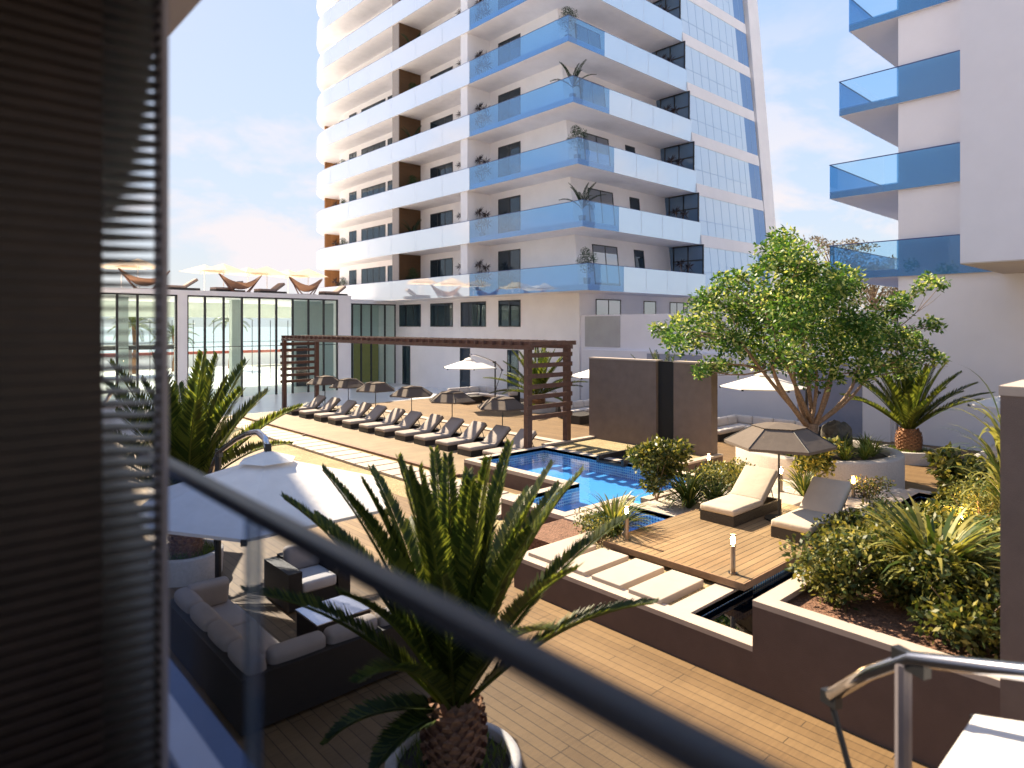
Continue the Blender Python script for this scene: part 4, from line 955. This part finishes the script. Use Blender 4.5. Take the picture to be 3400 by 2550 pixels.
shrub('tall dark leafy bush at the pool edge left of the grass clumps',12.75,9.0,.46,.78,1.5,3000,.13,SH,[4,4,1.2],clumps=13)
straps('dark strap-leaved clump right of the tall pool bush',12.75,8.15,.46,1.0,1.0,150,.045,ST,[5,2.2])
straps('strap-leaved clump at the edge of the platform below the tall pool bush',13.2,7.75,.46,.75,1.0,110,.04,ST,[5,2])
shrub('low leafy bush between the pool and the left sunbed',13.8,8.3,.46,.62,.75,1300,.09,SH,[3,4,1.5])
shrub('leafy bush behind the left sunbed beside a bollard lamp',15.2,8.6,.45,  .75,.5,1500,.09,SH,[3,4,2])
shrub('fine leafy bush left of the round planter in white pebbles',16.3,8.9,.45,.6,.5,1200,.08,SH,[2,4,2])
shrub('tall airy bush in front of the round planter under the parasol',16.4,6.95,.45,.62,1.45,1900,.14,SH,[3,4,2.4],clumps=12)
straps('strap-leaved plant in front of the round planter',15.6,6.85,.45,.8,.8,90,.04,ST,[4,2])
shrub('small bush with lamp light painted into its leaves beside the lamp in front of the round planter',16.2,5.62,.45,.5,.62,900,.075,[LF['shrub_leaf_dark'],LF['shrub_leaf_mid'],LF['autumn_leaf']],[3,3,2.5])  # brown leaf tone mixed in to paint the orange lamp light
straps('dark strap-leaved clump left of the left bollard lamp',9.95,8.0,.46,.95,1.0,190,.04,ST,[5,2.2])
shrub('low dark shrub under the strap clump by the narrow pool',9.45,7.95,.46,.5,.5,1000,.06,SH,[5,3,.6])
shrub('broad dark leafy shrub beside the right sunbed over the reflecting pool',12.3,4.05,.44,.85,.85,2600,.115,SH,[3,4,2],clumps=12)
shrub('broad leafy shrub in the middle of the right planting',13.5,3.75,.44,.8,.85,2300,.11,SH,[3,4,2],clumps=11)
shrub('dense pale yellow green shrub left of the brown pillar',14.6,3.15,.44,.85,1.25,3800,.065,[LF['shrub_leaf_mid'],LF['sage_leaf'],LF['shrub_leaf_light']],[2,5,1],clumps=14)
shrub('big leafy bush with broad leaves in front of the far white sofa',17.2,3.95,.0,.95,1.75,2500,.19,SH,[3,4,2.4],clumps=12)
straps('long-leaved plant beside the broad-leaved bush near the pillar',16.2,3.0,.3,1.5,.9,70,.055,ST,[3,3])
straps('tall cane plant with arching leaves behind the top of the brown pillar',13.6,2.62,.44,1.15,1.0,60,.06,ST,[3,3],stemh=2.5)
straps('cane plant with arching leaves left of the brown pillar at sofa height',14.6,2.85,.44,.95,1.0,46,.055,ST,[2,4],stemh=1.5)
shrub('dark leafy shrub at the front corner of the raised planter',8.75,3.35,1.02,.78,.86,3300,.09,SH,[4,4,1.6],clumps=12)
shrub('dark leafy shrub along the planter wall, second from its front corner',9.6,3.05,1.02,.75,.78,2800,.09,SH,[4,4,1.6],clumps=11)
shrub('dark leafy shrub at the foot of the brown pillar in the raised planter',8.55,1.95,1.02,.72,.85,3000,.095,SH,[5,4,1.4],clumps=11)
shrub('leafy shrub between the pillar and the big strap plant',9.3,2.2,1.02,.7,.85,2400,.10,SH,[4,4,1.6],clumps=10)
straps('big sunlit strap-leaved plant in the middle of the raised planter',9.35,2.5,1.02,1.25,.85,210,.075,[LF['strap_leaf_dark'],LF['strap_leaf_light'],LF['shrub_leaf_light']],[3,4,3],stemh=.25)
shrub('leafy shrub behind the big strap plant beside the pillar',10.7,2.0,1.02,.7,.9,2200,.10,SH,[3,4,2],clumps=10)
shrub('dense dark shrub between the raised planter and the right sunbed',11.9,4.35,.44,.6,.8,1900,.10,SH,[4,4,1.5],clumps=10)
shrub('leafy shrub in the middle of the raised planter below the big strap plant',9.15,2.75,1.02,.6,.7,1900,.095,SH,[4,4,1.6],clumps=10)
shrub('leafy shrub at the back of the raised planter beside the black channel',10.4,3.2,1.02,.65,.72,1900,.10,SH,[3,4,2],clumps=10)
shrub('leafy shrub behind the raised planter, right of the reflecting pool corner',12.6,2.9,.44,.75,1.0,2200,.11,SH,[3,4,2],clumps=11)
# grasses in the round planter
gl=[(-1.35,.35,'pale'),(-1.1,-.8,'green'),(-.55,-1.35,'green'),(.1,-1.45,'pale'),(.75,-1.2,'green'),(1.25,-.7,'pale'),(1.45,.05,'green'),(-.75,-.3,'green'),(-.1,-.75,'green'),(.55,-.45,'pale'),(1.0,.55,'green'),(-1.2,1.0,'green')]
wh=['at the left rim','on the left side behind the parasol','near the front left rim','at the front rim','near the front right rim','on the right front side','at the right rim','left of the tree trunk','in front of the tree trunk','below the boulder','behind the boulder','behind the tree trunk on the left']
for (dx,dy,k),s in zip(gl,wh):
    q=RT*dx+FW*dy
    straps(f'{k} tuft of ornamental grass {s} of the round planter' if 'rim' in s else f'{k} tuft of ornamental grass {s} in the round planter',19.3+q.x,8.13+q.y,.88,.55 if k=='green' else .62,.8,120,.022,[LF['grass_leaf'],LF['strap_leaf_light'],LF['strap_leaf_dark']],[3,3 if k=='pale' else 1,1],'ornamental_grass','grass','grass tufts in the round planter')
# ================================================================== balcony plants on the tower
FL=['first','second','third','fourth','fifth','sixth','seventh']
def pot(m,x,y,z): m.lathe((x,y,z),[(.16,0),(.21,.38),(.17,.38),(.16,.3)],12)
def spiky(label,x,y,z,group):
    t=thing('dracaena',label,'plant',(x,y,z),0,group); m=MB(); tops=[(-.05,.28,1.75),(.06,-.30,1.55),(.0,.08,1.05),(.05,-.42,.95),(-.03,.5,.9)]
    for dx,dy,h in tops:
        for i in range(42):
            d=(rv()+Vector((0,0,.15))).normalized(); m.leafq((x+dx,y+dy,z+h),d,rv(),rnd.uniform(.32,.48),.05)
    m.build('leaves',LF['purple_stem'],t); m=MB()
    for dx,dy,h in tops: m.tube([(x,y,z+.3),(x+dx*.6,y+dy*.6,z+h*.6),(x+dx,y+dy,z+h)],.016,5)
    m.build('stem',BARK,t); m=MB(); pot(m,x,y,z); m.build('pot',CONC,t); return t
def roundbush(label,x,y,z,group):
    t=thing('potted_bush',label,'plant',(x,y,z),0,group); m=MB()
    for c,r in (((0,.12,1.75),.30),((.05,-.30,1.40),.36),((0,.3,1.3),.36),((0,0,1.0),.40)): leafcloud(m,(x+c[0],y+c[1],z+c[2]),r,330,.075,[1],1,.5)
    m.build('foliage',LF['topiary'],t); m=MB(); m.cyl(x,y,z+.25,z+.8,.03,6); pot(m,x,y,z); m.build('pot',CONC,t); return t
def fern(label,x,y,z,group):
    t=thing('potted_fern',label,'plant',(x,y,z),0,group); m=MB()
    for i in range(9): frond(m,(x,y,z+.75),i*2.4,R(80-6*i),1.6,R(30+5*i),20,.2,.06,0,0,0)
    m.build('fronds',LF['fern_dark'],t); m=MB(); pot(m,x,y,z); m.build('pot',CONC,t); return t
sp=bu=fe=None
def place(kind,proto,fn,label,x,y,z,group):
    if proto is None: return fn(label,x,y,z,group)
    c=copy_tree(proto,(x,y,z),0,label); c['group']=group; return proto
g1='dark spiky potted plants on the tower balconies'; g2='potted bushes and ferns on the tower balconies'
for k in range(6):
    z=ZB+PF*k+.32; yc=yl(z); F_=FL[k]
    sp=place(0,sp,spiky,f'dark spiky plant right of the middle column, {F_} balcony level of the tower',27.1,32.5,z,g1)
    sp=place(0,sp,spiky,f'dark spiky balcony plant at the glass screen on the right face, {F_} balcony level',36.3,yc+.75,z,g1)
    sp=place(0,sp,spiky,f'dark spiky balcony plant left of the middle column, {F_} balcony level of the tower',27.0,34.3,z,g1)
    sp=place(0,sp,spiky,f'dark spiky plant at the rounded left end of the tower, {F_} balcony level',27.7,53.2,z,g1)
    if k%2==0:
        bu=place(0,bu,roundbush,f'round green potted bush at the glass corner of the {F_} balcony level',26.9,yc+.7,z,g2)
        bu=place(0,bu,roundbush,f'round green potted bush against the wood partition, {F_} balcony level',27.0,40.2,z,g2)
    else:
        fe=place(0,fe,fern,f'dark potted fern at the glass corner of the {F_} balcony level',26.85,yc+.65,z,g2)
        fe=place(0,fe,fern,f'dark potted fern against the wood partition, {F_} balcony level',27.0,40.2,z,g2)
    bu=place(0,bu,roundbush,f'green potted bush left of the curved windows, {F_} balcony level',27.5,51.6,z,g2)
# ================================================================== distance
def fartree(label,px,py,d,hh,rw,n,size,mats,seed):
    global rnd
    keep=rnd; rnd=random.Random(seed)
    b=at(px,1083,d); b.z=0; t=thing('bare_tree',label,'tree',tuple(b),0,'brown trees behind the right apartment block')
    m=MB(); q=MB(); q.tube([tuple(b),tuple(b+Vector((.2,0,hh*.5))),tuple(b+Vector((0,.1,hh*.95)))],[.35,.22,.05],7)
    for i in range(34):
        z=hh*rnd.uniform(.42,1.0); a=rnd.uniform(0,6.28); r_=rw*(1.15-.75*(z/hh-.42)/.58)*rnd.uniform(.4,1)
        e=b+Vector((r_*C(a),r_*S(a),z)); s_=b+Vector((0,0,z*.72)); q.tube([tuple(s_),tuple(s_.lerp(e,.5)+Vector((0,0,.25))),tuple(e)],[.09,.05,.015],5)
        leafcloud(m,e,rw*.20,n,size,[2,1],.45,.3)
    m.build('crown',mats,t); q.build('trunk',BARK,t); rnd=keep
AU=[LF['autumn_leaf'],LF['autumn_leaf_pale']]
fartree('tall brown tree behind the leafy tree, rising above the block balcony',2770,800,62,13.2,5.5,70,.30,AU,5)
fartree('lower brown tree seen through the blue balcony glass of the right block',2900,850,66,10.6,5.0,90,.30,AU,6)
fartree('brown tree at the wall corner of the right block',3010,840,70,11.6,5.0,80,.32,AU,8)
fartree('low brown tree between the tower fin and the leafy tree',2680,900,68,8.5,4.5,90,.32,AU,9)
def fpalm(label,x,y,h,s):
    global rnd
    keep=rnd; rnd=random.Random(s); t=thing('beach_palm',label,'palm',(x,y,0),0,'palms beyond the pavilion'); m=MB(); m.tube([(x,y,0),(x+.15,y,h*.5),(x,y,h)],[.28,.2,.18],8); m.build('trunk',TRUNK,t)
    m=MB()
    for i in range(24): frond(m,(x,y,h),i*2.4,R(70-4*i),2.3,R(60),20,.5,.06)
    m.build('crown',[LF['palm_leaf_dark'],LF['palm_leaf_light']],t); rnd=keep
fpalm('beach palm seen through the pavilion glass left of the far pergola end',25.2,72,5.2,1); fpalm('beach palm behind the pavilion column at the left',15.6,70,4.6,2); fpalm('small beach palm beside the dark beach shelter',19.4,71,3.6,3)
t=thing('beach_shelter','dark flat-roofed beach shelter seen through the left pavilion glass','shelter',(15,70,0))
m=MB(); m.box(10.5,19.3,67,70,2.35,2.75); m.build('roof',FRAME,t)
for x in (11.0,14.9,18.8):
    m=MB(); m.box(x-.12,x+.12,68,68.25,0,2.35); m.build('post',STONE,t)
t=thing('promenade_wall','pale promenade wall with red coping beyond the pavilion','wall',(15,80,0))
m=MB(); m.box(-60,60,80,80.4,-.2,1.3); m.build('wall',WHITE,t)
m=MB(); m.box(-60,60,79.95,80.45,1.3,1.62); m.build('coping',REDR,t)
t=thing('headland','hazy blue headland on the horizon beyond the sea','hill',(700,2500,0)) if False else None
